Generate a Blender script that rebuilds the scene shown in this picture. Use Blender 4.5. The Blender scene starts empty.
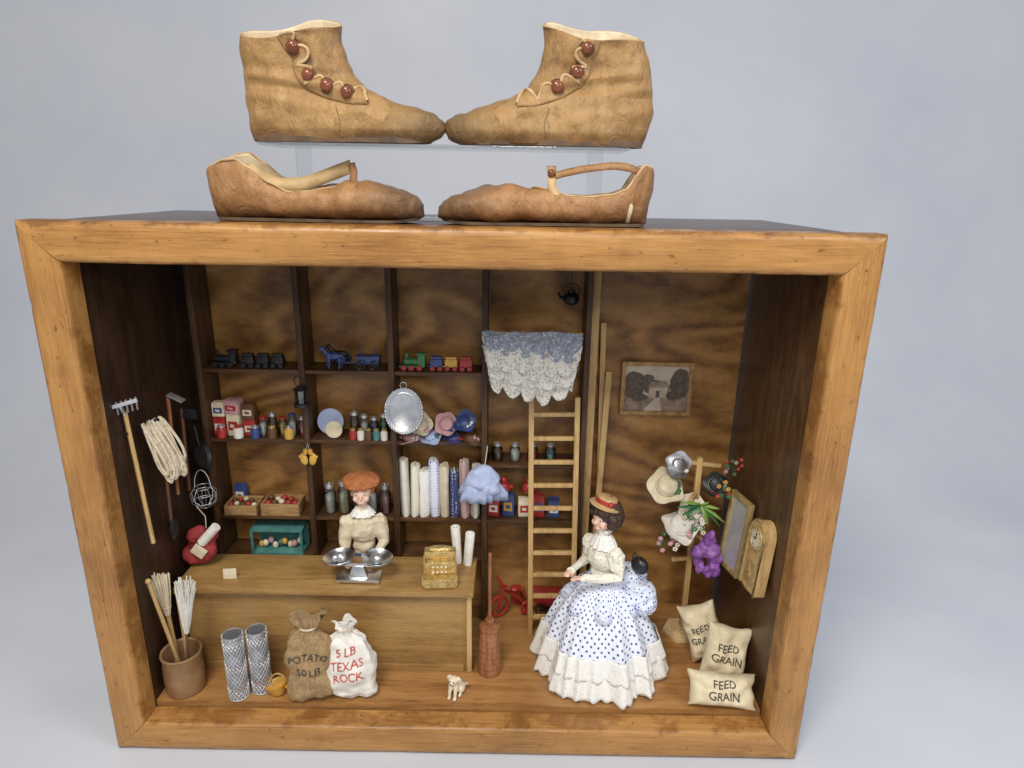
import bpy, bmesh, math, random
from mathutils import Vector, Matrix, noise, Euler
from mathutils.bvhtree import BVHTree
random.seed(7)
S=bpy.context.scene; COL=S.collection
R=math.radians
def rm(rot):
    return Euler([R(a) for a in rot]).to_matrix().to_4x4()
# ------------------------------------------------------------------ materials
def newmat(name):
    m=bpy.data.materials.new(name); m.use_nodes=True
    nt=m.node_tree; p=nt.nodes['Principled BSDF']
    return m,nt,p
def ramp(nt,stops):
    r=nt.nodes.new('ShaderNodeValToRGB'); e=r.color_ramp.elements
    while len(e)<len(stops): e.new(.5)
    for i,(pos,c) in enumerate(stops):
        e[i].position=pos; e[i].color=(c[0],c[1],c[2],1)
    return r
def coords(nt,st=(1,1,1),kind='Object',rot=(0,0,0)):
    tc=nt.nodes.new('ShaderNodeTexCoord'); mp=nt.nodes.new('ShaderNodeMapping')
    mp.inputs['Scale'].default_value=st; mp.inputs['Rotation'].default_value=rot
    nt.links.new(tc.outputs[kind],mp.inputs[0]); return mp
def noi(nt,src,scale,detail=4,rough=.55,dist=0):
    n=nt.nodes.new('ShaderNodeTexNoise'); n.inputs['Scale'].default_value=scale
    n.inputs['Detail'].default_value=detail; n.inputs['Roughness'].default_value=rough
    n.inputs['Distortion'].default_value=dist
    nt.links.new(src.outputs[0],n.inputs['Vector']); return n
def bumpit(nt,p,src,strength,dist=.002,sock='Fac'):
    b=nt.nodes.new('ShaderNodeBump'); b.inputs['Strength'].default_value=strength
    b.inputs['Distance'].default_value=dist
    nt.links.new(src.outputs[sock],b.inputs['Height']); nt.links.new(b.outputs[0],p.inputs['Normal'])
def mult(nt,a,b,f):
    mx=nt.nodes.new('ShaderNodeMix'); mx.data_type='RGBA'; mx.blend_type='MULTIPLY'; mx.inputs[0].default_value=f
    nt.links.new(a,mx.inputs[6]); nt.links.new(b,mx.inputs[7]); return mx.outputs[2]
def madd(nt,a,k,c):
    n=nt.nodes.new('ShaderNodeMath'); n.operation='MULTIPLY_ADD'; n.inputs[1].default_value=k
    nt.links.new(a,n.inputs[0])
    if isinstance(c,(int,float)): n.inputs[2].default_value=c
    else: nt.links.new(c,n.inputs[2])
    return n.outputs[0]
def mat(name,c,c2=None,rough=.6,scale=40,bump=.3,metal=0,bs=None,bd=.001,st=(1,1,1),spec=.5):
    m,nt,p=newmat(name)
    c2=c2 or tuple(x*.7 for x in c)
    mp=coords(nt,st); n=noi(nt,mp,scale)
    r=ramp(nt,[(.3,c2),(.68,c)]); nt.links.new(n.outputs['Fac'],r.inputs[0])
    nt.links.new(r.outputs[0],p.inputs['Base Color'])
    p.inputs['Roughness'].default_value=rough; p.inputs['Metallic'].default_value=metal
    p.inputs['Specular IOR Level'].default_value=spec
    n2=noi(nt,mp,bs or scale*4); bumpit(nt,p,n2,bump,bd)
    return m
def wood(name,light,mid,dark,st=(1,7,7),scale=4,K=26,rough=.45,bump=.25,blotch=.6,spec=.4,ba=.12,nicks=False,fine=11):
    m,nt,p=newmat(name); L=nt.links
    mp=coords(nt,st); n=noi(nt,mp,scale,2,.5,.3)
    mu=nt.nodes.new('ShaderNodeMath'); mu.operation='MULTIPLY'; mu.inputs[1].default_value=K
    L.new(n.outputs['Fac'],mu.inputs[0])
    sn=nt.nodes.new('ShaderNodeMath'); sn.operation='SINE'; L.new(mu.outputs[0],sn.inputs[0])
    f=noi(nt,coords(nt,(st[0]*.5,st[1]*1.5,st[2]*1.5)) if nicks else mp,scale*fine,6,.72)
    a2=nt.nodes.new('ShaderNodeMath'); a2.operation='MULTIPLY_ADD'; a2.inputs[1].default_value=ba
    L.new(sn.outputs[0],a2.inputs[0]); L.new(f.outputs['Fac'],a2.inputs[2])
    r=ramp(nt,[(.25,dark),(.48,mid),(.75,light)]); L.new(a2.outputs[0],r.inputs[0])
    mp2=coords(nt,(1,1,1)); bl=noi(nt,mp2,6,6,.65,.5)
    r2=ramp(nt,[(.34,tuple([blotch,blotch*.92,blotch*.84])),(.54,(1,1,1))]); L.new(bl.outputs['Fac'],r2.inputs[0])
    c=mult(nt,r.outputs[0],r2.outputs[0],.8)
    if nicks:
        k=noi(nt,coords(nt,(1,1.6,1.6)),52,6,.75,.6); r3=ramp(nt,[(.33,(.14,.08,.05)),(.39,(1,1,1))]); L.new(k.outputs['Fac'],r3.inputs[0])
        c=mult(nt,c,r3.outputs[0],.9)
        sp=nt.nodes.new('ShaderNodeSeparateXYZ'); L.new(mp2.outputs[0],sp.inputs[0])
        e1=noi(nt,mp2,22,6,.7,.4); z=madd(nt,sp.outputs[2],18,madd(nt,e1.outputs['Fac'],.9,-.42))
        r4=ramp(nt,[(.0,(.42,.34,.26)),(.12,(1,1,1)),(.86,(1,1,1)),(.98,(.6,.50,.42))]); L.new(z,r4.inputs[0])
        c=mult(nt,c,r4.outputs[0],.85)
        rr=ramp(nt,[(.3,(.5,)*3),(.7,(.26,)*3)]); L.new(e1.outputs['Fac'],rr.inputs[0]); L.new(rr.outputs[0],p.inputs['Roughness'])
    else: p.inputs['Roughness'].default_value=rough
    L.new(c,p.inputs['Base Color']); p.inputs['Specular IOR Level'].default_value=spec
    bumpit(nt,p,a2,bump,.0012,0)
    return m
def leather(name,light,mid,dark):
    m,nt,p=newmat(name); L=nt.links
    mp=coords(nt); a=noi(nt,mp,13,7,.64,.5)
    r=ramp(nt,[(.30,dark),(.44,mid),(.68,light)]); L.new(a.outputs['Fac'],r.inputs[0])
    g=noi(nt,coords(nt,(1.3,1,.9)),60,8,.76,.4); r2=ramp(nt,[(.33,(.38,.32,.27)),(.47,(1,1,1))]); L.new(g.outputs['Fac'],r2.inputs[0])
    c=mult(nt,r.outputs[0],r2.outputs[0],.6)
    sp=nt.nodes.new('ShaderNodeSeparateXYZ'); tc=coords(nt); L.new(tc.outputs[0],sp.inputs[0])
    z=madd(nt,a.outputs['Fac'],.03,sp.outputs[2])
    r3=ramp(nt,[(.014,(.55,.48,.42)),(.042,(1,1,1))]); L.new(z,r3.inputs[0])
    c=mult(nt,c,r3.outputs[0],.85)
    x=madd(nt,a.outputs['Fac'],.06,sp.outputs[0]); r4=ramp(nt,[(.215,(1,1,1)),(.268,(.42,.44,.46))]); L.new(x,r4.inputs[0])
    c=mult(nt,c,r4.outputs[0],.9); L.new(c,p.inputs['Base Color'])
    p.inputs['Roughness'].default_value=.40
    w=noi(nt,coords(nt,(1.5,1,.8)),42,8,.66,.8); bumpit(nt,p,w,.9,.0055)
    return m
def printed(name,base,dot,n=(60,60,60),th=.25,kind='Object',rnd=.3,rot=(0,0,0),rough=.8):
    m,nt,p=newmat(name); L=nt.links
    mp=coords(nt,n,kind,rot); v=nt.nodes.new('ShaderNodeTexVoronoi'); v.inputs['Scale'].default_value=1
    if kind=='UV': v.voronoi_dimensions='2D'
    v.inputs['Randomness'].default_value=rnd; L.new(mp.outputs[0],v.inputs['Vector'])
    r=ramp(nt,[(th,dot),(th+.07,base)]); L.new(v.outputs['Distance'],r.inputs[0])
    L.new(r.outputs[0],p.inputs['Base Color']); p.inputs['Roughness'].default_value=rough
    f=noi(nt,coords(nt),260,3); bumpit(nt,p,f,.3,.0006)
    return m
def clear(name,tint=(1,1,1),refl=.06,rough=.02,fk=.9):
    m=bpy.data.materials.new(name); m.use_nodes=True; nt=m.node_tree; nt.nodes.clear(); L=nt.links
    o=nt.nodes.new('ShaderNodeOutputMaterial'); t=nt.nodes.new('ShaderNodeBsdfTransparent'); t.inputs[0].default_value=(*tint,1)
    g=nt.nodes.new('ShaderNodeBsdfGlossy'); g.inputs['Roughness'].default_value=rough
    fr=nt.nodes.new('ShaderNodeFresnel'); fr.inputs[0].default_value=1.45
    f=madd(nt,fr.outputs[0],fk,refl-.04*fk); x=nt.nodes.new('ShaderNodeMixShader'); L.new(f,x.inputs[0])
    L.new(t.outputs[0],x.inputs[1]); L.new(g.outputs[0],x.inputs[2]); L.new(x.outputs[0],o.inputs[0])
    return m
HONEY=wood('honey_pine',(.54,.285,.088),(.43,.21,.057),(.26,.11,.03),st=(1,8,8),scale=3.0,K=20,blotch=.65,spec=.5,ba=.07,nicks=True,bump=.2)
PLY=wood('plywood',(.44,.235,.075),(.30,.148,.043),(.17,.077,.022),st=(.9,1,1.9),scale=1.7,K=110,rough=.36,blotch=.7,ba=.17,fine=20)
SHADEW=wood('shaded_side_board',(.060,.028,.015),(.038,.018,.010),(.02,.010,.006),st=(6,6,1),scale=4,rough=.4,blotch=.8)  # left side board, its shade put into the near-black colour
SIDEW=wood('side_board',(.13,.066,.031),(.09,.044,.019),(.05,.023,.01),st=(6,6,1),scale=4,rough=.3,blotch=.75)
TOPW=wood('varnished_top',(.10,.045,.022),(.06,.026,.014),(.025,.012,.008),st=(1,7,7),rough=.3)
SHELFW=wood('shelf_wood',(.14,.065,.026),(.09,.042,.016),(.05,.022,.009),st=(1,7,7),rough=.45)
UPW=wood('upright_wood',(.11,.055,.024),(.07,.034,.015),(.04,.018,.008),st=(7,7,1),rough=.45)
FLOORW=wood('floor_wood',(.46,.24,.088),(.37,.182,.06),(.24,.112,.036),st=(.8,7,6),scale=3,rough=.26,blotch=.75,ba=.12)
COUNTW=wood('counter_wood',(.45,.275,.10),(.36,.205,.07),(.23,.125,.042),st=(.7,7,7),scale=4,rough=.33,blotch=.78,fine=14,ba=.09)
PALEW=wood('pale_wood',(.66,.45,.20),(.55,.36,.15),(.38,.22,.085),st=(8,8,1),scale=6,rough=.5,blotch=.8)
BASEW=wood('bleached_wood',(.80,.64,.38),(.72,.54,.30),(.5,.35,.17),st=(4,4,4),scale=6,rough=.5,blotch=.85)
CRATEW=wood('crate_wood',(.5,.32,.14),(.4,.24,.1),(.25,.13,.05),st=(1,8,8),scale=8,rough=.6,blotch=.7)
REDW=wood('churn_wood',(.42,.18,.08),(.32,.125,.05),(.18,.065,.028),st=(8,8,1),scale=8,rough=.3)
LEA=leather('boot_leather',(.46,.27,.10),(.32,.17,.055),(.15,.078,.03))
LEA3=leather('flap_leather',(.48,.29,.115),(.34,.185,.065),(.17,.09,.035))
LEA2=leather('shoe_leather',(.47,.25,.105),(.33,.16,.06),(.16,.075,.032))
LIN=mat('cream_lining',(.76,.64,.45),(.5,.38,.23),.8,50)
TRIM=mat('tan_binding',(.66,.46,.24),(.40,.25,.11),.6,60)
STRAP=mat('pale_strap',(.64,.45,.22),(.42,.27,.12),.6,40,.6)
SOLE=mat('worn_sole',(.15,.088,.045),(.06,.036,.02),.7,40)
BUT=mat('brown_button',(.26,.08,.033),(.12,.036,.016),.15,60,.05)
SKIN=mat('doll_skin',(.82,.55,.43),(.76,.48,.36),.4,20,.05)
DHAIR=mat('dark_curls',(.08,.04,.024),(.025,.013,.01),.55,120,.8)
AHAIR=mat('auburn_curls',(.52,.19,.065),(.32,.10,.03),.85,150,1.0)
BLACK=mat('black_paint',(.02,.02,.022),(.01,.01,.012),.35,50,.1)
WHITE=mat('white_cotton',(.84,.81,.74),(.66,.62,.54),.85,60,.5)
CREAM=mat('cream_cloth',(.76,.68,.50),(.58,.49,.33),.9,70,.6)
LACE=printed('white_lace',(.86,.84,.78),(.48,.46,.45),(230,230,230),.16,rnd=.6)
DRESS=printed('dotted_dress',(.80,.83,.92),(.05,.08,.26),(60,20,1),.17,'UV',.12,(0,0,R(45)))
PRINT=printed('blue_print',(.74,.79,.92),(.06,.09,.30),(190,190,190),.27,rnd=.15)
FLOR=printed('cream_print',(.84,.80,.68),(.5,.38,.30),(170,170,170),.18)
BURL=mat('burlap',(.42,.28,.14),(.26,.16,.07),.95,260,.9,bs=400)
FEEDC=mat('feed_cloth',(.82,.72,.50),(.64,.53,.34),.95,60,.7,bs=350)
INK=mat('black_ink',(.07,.06,.05),(.04,.035,.03),.9,50,.1)
REDINK=mat('red_ink',(.58,.10,.08),(.44,.06,.05),.9,50,.1)
SILV=mat('bright_silver',(.82,.83,.84),(.66,.68,.70),.28,60,.3,1)
PEWT=mat('stamped_silver',(.66,.68,.71),(.50,.52,.55),.36,60,.35,.9)
ALU=mat('tin_metal',(.75,.76,.78),(.52,.53,.55),.38,50,.2,.8)
BRASS=mat('brass',(.80,.60,.25),(.50,.33,.11),.32,150,1.0,.7,bs=260,bd=.002)
GOLD=mat('gold_paint',(.66,.50,.22),(.40,.27,.10),.38,120,.9,.4)
IRON=mat('dark_iron',(.05,.05,.055),(.025,.025,.03),.45,60,.3,.6)
CROCK=mat('stoneware',(.36,.21,.10),(.22,.12,.055),.35,30,.2)
ROPE=mat('rope_fibre',(.76,.66,.50),(.5,.41,.28),.9,200,.9)
RED=mat('red_paint',(.46,.04,.033),(.30,.023,.02),.35,40,.1)
DRED=mat('dark_red_cloth',(.36,.035,.035),(.2,.018,.02),.8,60,.6)
BLUE=mat('blue_paint',(.05,.09,.26),(.03,.05,.16),.4,40,.1)
GREEN=mat('green_paint',(.06,.22,.08),(.03,.13,.05),.4,40,.1)
YEL=mat('yellow_paint',(.72,.43,.08),(.55,.30,.05),.45,40,.1)
TEAL=mat('teal_paint',(.10,.28,.25),(.05,.17,.16),.4,60,.3)
PURP=mat('purple_silk',(.34,.14,.46),(.2,.06,.3),.45,40,.5)
BROWN=mat('brown_paint',(.16,.07,.03),(.09,.04,.02),.5,40,.2)
BBLUE=mat('pale_blue_cloth',(.48,.55,.74),(.34,.41,.62),.85,70,.6)
PINK=mat('pink_cloth',(.62,.36,.36),(.46,.24,.25),.85,70,.5)
ACRY=clear('acrylic',(.97,.98,.98),.06,.04,.7)
JARG=clear('jar_glass',(.82,.88,.88),.14,.05)
# ------------------------------------------------------------------ mesh builder
class B:
    def __init__(s,*m):
        s.bm=bmesh.new(); s.m=m; s.uv=s.bm.loops.layers.uv.new('uv')
    def add(s,V,F,m=0,M=None,uvs=None):
        vs=[s.bm.verts.new(M@Vector(v) if M else Vector(v)) for v in V]
        for i,f in enumerate(F):
            try: fc=s.bm.faces.new([vs[j] for j in f])
            except ValueError: continue
            fc.material_index=m; fc.smooth=True
            if uvs:
                for l,u in zip(fc.loops,uvs[i]): l[s.uv].uv=u
        return s
    def box(s,c,size,m=0,bev=None,rot=(0,0,0),taper=1):
        t=bmesh.new(); bmesh.ops.create_cube(t,size=1)
        for v in t.verts:
            k=taper if v.co.z>0 else 1
            v.co=Vector((v.co.x*size[0]*k,v.co.y*size[1]*k,v.co.z*size[2]))
        bev=min(size)*.12 if bev is None else bev
        if bev>0: bmesh.ops.bevel(t,geom=t.edges[:],offset=bev,segments=2,profile=.6,affect='EDGES')
        t.verts.index_update()
        V=[v.co.copy() for v in t.verts]; F=[[v.index for v in f.verts] for f in t.faces]; t.free()
        return s.add(V,F,m,Matrix.Translation(c)@rm(rot))
    def lathe(s,prof,c=(0,0,0),m=0,n=28,rot=(0,0,0),sx=1,sy=1,ruf=None):
        V=[];F=[];U=[];k=len(prof)
        for i,(r,z) in enumerate(prof):
            for j in range(n):
                a=2*math.pi*j/n; rr=r
                if ruf: rr=r*(1+ruf(a,i/(k-1)))
                V.append((rr*math.cos(a)*sx,rr*math.sin(a)*sy,z))
        for i in range(k-1):
            for j in range(n):
                j2=(j+1)%n
                F.append([i*n+j,i*n+j2,(i+1)*n+j2,(i+1)*n+j])
                U.append([(j/n,i/(k-1)),((j+1)/n,i/(k-1)),((j+1)/n,(i+1)/(k-1)),(j/n,(i+1)/(k-1))])
        return s.add(V,F,m,Matrix.Translation(c)@rm(rot),U)
    def cyl(s,c,r,h,m=0,n=24,rot=(0,0,0),r2=None):
        r2=r if r2 is None else r2; b=min(r,h)*.08
        return s.lathe([(1e-5,0),(r-b,0),(r,b),(r2,h-b),(r2-b,h),(1e-5,h)],c,m,n,rot)
    def ball(s,c,r,m=0,n=14,rot=(0,0,0)):
        if not hasattr(r,'__len__'): r=(r,r,r)
        pr=[(max(math.sin(math.pi*i/n),1e-4),-math.cos(math.pi*i/n)) for i in range(n+1)]
        V=[];F=[];w=n+4
        for (a,z) in pr:
            for j in range(w):
                t=2*math.pi*j/w; V.append((a*math.cos(t)*r[0],a*math.sin(t)*r[1],z*r[2]))
        for i in range(n):
            for j in range(w):
                j2=(j+1)%w; F.append([i*w+j,i*w+j2,(i+1)*w+j2,(i+1)*w+j])
        return s.add(V,F,m,Matrix.Translation(c)@rm(rot))
    def tube(s,pts,rad,m=0,n=8,closed=False,flat=1):
        P=[Vector(p) for p in pts]; k=len(P)
        if not hasattr(rad,'__len__'): rad=[rad]*k
        V=[];F=[];up=None
        for i in range(k):
            if closed: d=P[(i+1)%k]-P[i-1]
            else: d=P[min(i+1,k-1)]-P[max(i-1,0)]
            d.normalize()
            if up is None:
                up=Vector((0,0,1)) if abs(d.z)<.9 else Vector((0,1,0))
            a=d.cross(up).normalized(); b=a.cross(d).normalized(); up=b
            for j in range(n):
                t=2*math.pi*j/n; V.append(P[i]+(a*math.cos(t)+b*math.sin(t)*flat)*rad[i])
        for i in range(k if closed else k-1):
            i2=(i+1)%k
            for j in range(n):
                j2=(j+1)%n; F.append([i*n+j,i*n+j2,i2*n+j2,i2*n+j])
        if not closed: F+= [list(range(n))[::-1],[(k-1)*n+j for j in range(n)]]
        return s.add(V,F,m)
    def ring(s,c,r,t,m=0,rot=(0,0,0),sx=1,sy=1,n=28):
        M=Matrix.Translation(c)@rm(rot)
        return s.tube([M@Vector((r*math.cos(2*math.pi*i/n)*sx,r*math.sin(2*math.pi*i/n)*sy,0)) for i in range(n)],t,m,8,True)
    def jitter(s,amp,fr,seed=0):
        s.bm.normal_update(); o=Vector((seed,seed*1.7,0))
        for v in s.bm.verts:
            v.co+=v.normal*amp*noise.noise(v.co*fr+o)
        return s
    def obj(s,name,parent=None,loc=(0,0,0),rot=(0,0,0),sharp=38,fuse=None,it=4):
        bmesh.ops.recalc_face_normals(s.bm,faces=s.bm.faces[:])
        me=bpy.data.meshes.new(name); s.bm.to_mesh(me); s.bm.free()
        for x in s.m: me.materials.append(x)
        me.set_sharp_from_angle(angle=R(sharp))
        o=bpy.data.objects.new(name,me); COL.objects.link(o)
        o.location=loc; o.rotation_euler=[R(a) for a in rot]
        if parent: o.parent=parent
        if fuse:
            r=o.modifiers.new('remesh','REMESH'); r.mode='VOXEL'; r.voxel_size=fuse; r.use_smooth_shade=True
            q=o.modifiers.new('smooth','SMOOTH'); q.iterations=it; q.factor=.5
        return o
def tag(o,label,cat,group=None):
    o['label']=label; o['category']=cat
    if group: o['group']=group
    return o
def thing(name,label,cat,loc,rot=(0,0,0),group=None):
    e=bpy.data.objects.new(name,None); e.empty_display_size=.02; COL.objects.link(e)
    e.location=loc; e.rotation_euler=[R(a) for a in rot]
    return tag(e,label,cat,group)
def interp(t,pts):
    if t<=pts[0][0]: return pts[0][1]
    for (a,x),(b,y) in zip(pts,pts[1:]):
        if t<=b:
            u=(t-a)/(b-a); u=u*u*(3-2*u)*.5+u*.5; return x+(y-x)*u
    return pts[-1][1]
def lettering(lines,size,matl,host,z0,gap,off=.0010,x0=0,rotz=0,name='lettering'):
    bv=BVHTree.FromObject(host,bpy.context.evaluated_depsgraph_get())
    for i,t in enumerate(lines):
        cu=bpy.data.curves.new('t','FONT'); cu.body=t; cu.size=size; cu.align_x='CENTER'; cu.offset=.0001; cu.resolution_u=3
        o=bpy.data.objects.new('t',cu); COL.objects.link(o)
        dg=bpy.context.evaluated_depsgraph_get(); me=bpy.data.meshes.new_from_object(o.evaluated_get(dg))
        bpy.data.objects.remove(o)
        bm=bmesh.new(); bm.from_mesh(me); bmesh.ops.triangulate(bm,faces=bm.faces[:])
        bmesh.ops.subdivide_edges(bm,edges=[e for e in bm.edges if e.calc_length()>size*.2],cuts=1)
        for v in bm.verts:
            x,y=v.co.x*.95,v.co.y; y+=z0-i*gap; x+=x0
            x+=.0018*noise.noise((x*90,y*90,i+host.location.x)); y+=.0026*noise.noise((x*70,i*3.3,y*20))
            y+=.06*x
            h=bv.ray_cast(Vector((x,-.3,y)),Vector((0,1,0)))
            yy=h[0].y-off if h[0] else -.02
            v.co=Vector((x,yy,y))
        bm.to_mesh(me); bm.free(); me.materials.clear(); me.materials.append(matl)
        q=bpy.data.objects.new(name,me); COL.objects.link(q); q.parent=host.parent if host.parent else host
# ------------------------------------------------------------------ backdrop
def backdrop():
    m,nt,p=newmat('grey_paper'); L=nt.links
    n=noi(nt,coords(nt,(1,1,1)),2.0,4,.55,.2)
    r=ramp(nt,[(.3,(.56,.58,.63)),(.7,(.64,.655,.69))]); L.new(n.outputs['Fac'],r.inputs[0])
    L.new(r.outputs[0],p.inputs['Base Color'])
    p.inputs['Roughness'].default_value=.7; n2=noi(nt,coords(nt,(1,1,1)),4.5,2,.4,.0); bumpit(nt,p,n2,.3,.03)
    prof=[(-2.5,0),(-.6,0),(0,0),(.5,0),(.8,0)]
    for i in range(1,13):
        a=R(i*7.2); prof.append((.8+.65*math.sin(a),.65*(1-math.cos(a))))
    prof+= [(1.5,1.0),(1.52,1.6),(1.54,2.6)]
    V=[];F=[];N=60
    for (y,z) in prof:
        for j in range(N+1):
            x=-3.2+6.4*j/N; V.append((x,y+(.05*noise.noise((x*1.6,z*1.8,3)) if z>.3 else 0),z))
    for i in range(len(prof)-1):
        for j in range(N): a=i*(N+1)+j; F.append([a,a+1,a+N+2,a+N+1])
    o=B(m).add(V,F).obj('backdrop',sharp=80); o['kind']='structure'
backdrop()
# ------------------------------------------------------------------ display case
W,H=1.012,.765
case=thing('display_case','large honey-coloured wooden shadow box with rounded frame on grey paper','display case',(0,0,0))
def rail(L,seed):
    prof=[(.034,0),(.012,0),(.007,.0006),(.0032,.0024),(.001,.0052),(.0002,.009),(0,.014),(0,.038),(.0003,.0425),(.0012,.0455),(.0028,.0475),(.006,.0486),(.009,.049),(.034,.049)]
    n=160; V=[];F=[]; k=len(prof)
    for i in range(n+1):
        for (d,w) in prof:
            x=(-1+2*i/n)*(L/2-w-.0003)
            q=0
            if d<.03:
                q=.0012*noise.noise((x*7+seed*5,w*30,d*30))+.0035*max(0,noise.noise((x*55+seed*9,w*70,d*70))-.3)
            V.append((x,d+abs(q)*.5-q*.5,w+ (abs(q) if w<.02 else -abs(q))))
    for i in range(n):
        for j in range(k):
            j2=(j+1)%k; F.append([i*k+j,(i+1)*k+j,(i+1)*k+j2,i*k+j2])
    F+=[list(range(k)),[n*k+j for j in range(k)][::-1]]
    return B(HONEY).add(V,F)
rail(W,1).obj('frame_rail',case,(0,0,0))
rail(W,2).obj('frame_rail',case,(0,0,H),(0,180,0))
rail(H,3).obj('frame_stile',case,(-W/2,0,H/2),(0,90,0))
rail(H,4).obj('frame_stile',case,(W/2,0,H/2),(0,-90,0))
B(PLY).box((0,.308,.383),(.914,.014,.736),bev=0).obj('back_panel',case)
B(SHADEW).box((-.464,.178,.376),(.012,.284,.752),bev=.001).obj('side_panel',case)
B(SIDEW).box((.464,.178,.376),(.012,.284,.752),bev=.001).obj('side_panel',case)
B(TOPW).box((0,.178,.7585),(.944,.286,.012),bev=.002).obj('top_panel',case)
B(FLOORW).box((0,.168,.052),(.914,.262,.012),bev=0).obj('floor_panel',case)
# ------------------------------------------------------------------ shoes
def boot(label,x0,flip,seed):
    L,Hh=.247,.128
    e=thing('ankle_boot',label,'boot',(x0,.072,.8585),group='antique brown leather childrens footwear')
    e.scale=(-1 if flip else 1,1,1)
    if flip:
        xb=[(0,.045),(.1,.03),(.3,.0),(.6,.02),(1,.075)]; xf=[(0,.93),(.06,.985),(.12,1.0),(.18,.995),(.24,.955),(.3,.87),(.36,.77),(.42,.68),(.5,.61),(.6,.57),(.72,.55),(.85,.54),(1,.545)]
    else:
        xb=[(0,.075),(.1,.065),(.3,.05),(.6,.045),(1,.05)]; xf=[(0,.93),(.06,.985),(.12,1.0),(.18,.995),(.24,.965),(.3,.89),(.36,.795),(.42,.70),(.5,.62),(.6,.565),(.72,.535),(.85,.52),(1,.52)]
    bw=[(0,.034),(.1,.040),(.25,.038),(.45,.031),(.7,.029),(1,.030)]
    def P(t,z):
        b,f=interp(z,xb),interp(z,xf); xc=(b+f)/2; a=(f-b)/2
        ex=.82 if z<.4 else .9
        c,s=math.cos(t),math.sin(t)
        cx=math.copysign(abs(c)**ex,c); sy=math.copysign(abs(s)**ex,s)
        x=xc+a*cx; wm=interp(x,[(0,.78),(.15,.82),(.4,.85),(.7,1.06),(.88,1.0),(1,.8)])
        if z>.5: wm=wm*(1-(z-.5)*2)+1*(z-.5)*2*.9
        y=interp(z,bw)*wm*sy
        sg=math.copysign(1,s)*abs(s)
        y+=.0026*math.sin(z*30+x*11+seed)*max(0,1-abs(z-.48)*3)*sg
        y+=.0018*math.sin(x*34-z*22)*max(0,1-abs(x-.62)*5)*sg
        y+=.0018*math.sin(x*15+z*12+seed*2)*max(0,(z-.5)*2)*sg
        zz=z
        if z>.45: zz=z-(z-.45)/.55*(.12*(1-min(1,max(0,x/.5)))) + (z-.45)*.15*(y/.03)
        zz+=.02*math.sin(x*17+seed)*max(0,(z-.8)*5)
        return x*L,y,zz*Hh
    n=110; zs=[i/70 for i in range(71)]
    V=[];F=[]
    for z in zs:
        for j in range(n): V.append(P(2*math.pi*j/n,z))
    k=len(zs)
    for i in range(k-1):
        for j in range(n): F.append([i*n+j,i*n+(j+1)%n,(i+1)*n+(j+1)%n,(i+1)*n+j])
    b=B(LEA,LIN).add(V,F).jitter(.0045,22,seed).jitter(.0018,58,seed)
    o=b.obj('upper',e,sharp=80)
    so=o.modifiers.new('t','SOLIDIFY'); so.thickness=.0024; so.offset=-1; so.material_offset=1
    V=[];F=[]
    for z in (-.006,-.0005,.003):
        for j in range(n):
            q=P(2*math.pi*j/n,.0); g=1.0 if z<0 else .98
            V.append((.13+(q[0]-.13)*g,q[1]*(g+.03),z+.004*max(0,(q[0]/L-.8)/.2)**1.5))
    for i in range(2):
        for j in range(n): F.append([i*n+j,i*n+(j+1)%n,(i+1)*n+(j+1)%n,(i+1)*n+j])
    F+=[list(range(n))[::-1],[2*n+j for j in range(n)]]
    B(SOLE).add(V,F).jitter(.0008,60,seed).obj('sole',e,(0,0,.0045),sharp=50)
    bv=BVHTree.FromObject(o,bpy.context.evaluated_depsgraph_get())
    def surf(x,z,off):
        h=bv.ray_cast(Vector((x*L,-.2,z*Hh)),Vector((0,1,0)))
        return Vector((x*L,(h[0].y if h[0] else -.005)-off,z*Hh))
    if flip: path=[(.31,.87),(.315,.80),(.345,.73),(.345,.62),(.38,.53),(.44,.46),(.51,.405),(.59,.365),(.66,.36)]
    else: path=[(.28,.87),(.30,.79),(.345,.71),(.34,.59),(.38,.48),(.45,.42),(.52,.385),(.59,.36),(.66,.36)]
    PP=[]
    for i in range(len(path)-1):
        for q in range(16):
            t=q/16; a,c=path[i],path[i+1]; PP.append((a[0]+(c[0]-a[0])*t,a[1]+(c[1]-a[1])*t))
    PP.append(path[-1])
    for _ in range(8): PP=[PP[0]]+[((PP[i-1][0]+PP[i+1][0])/2,(PP[i-1][1]+PP[i+1][1])/2) for i in range(1,len(PP)-1)]+[PP[-1]]
    V=[];F=[];w=9
    for i,(x,z) in enumerate(PP):
        a=PP[max(0,i-9)]; c=PP[min(len(PP)-1,i+9)]
        dx,dz=(c[0]-a[0])*L,(c[1]-a[1])*Hh; l=math.hypot(dx,dz); nx,nz=dz/l,-dx/l
        sc=abs(math.sin(i/(len(PP)-1)*math.pi*6.0))**.75
        for j in range(w):
            u=j/(w-1); d=.007-(.007-.003+.0165*sc)*u
            V.append(surf(x-nx*d/L*-1,z+nz*d/Hh,.0012+.0060*math.sin(u*2.0)*(.3+.7*sc)))
    for i in range(len(PP)-1):
        for j in range(w-1): a=i*w+j; F.append([a,a+1,a+w+1,a+w])
    o2=B(LEA3,TRIM).add(V,F).obj('scalloped_flap',e,sharp=60); so=o2.modifiers.new('t','SOLIDIFY'); so.thickness=.0016; so.material_offset_rim=1
    edge=[V[i*w+w-1]+Vector((0,-.0006,0)) for i in range(len(PP))]
    B(TRIM).tube(edge,.0017,0,6).jitter(.0008,120).obj('flap_binding',e)
    B(SOLE).tube([p+Vector((0,.0022,-.0016)) for p in edge],.0014,0,6).obj('flap_shadow_line',e)  # thin dark line imitating the shadow under the flap edge
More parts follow.
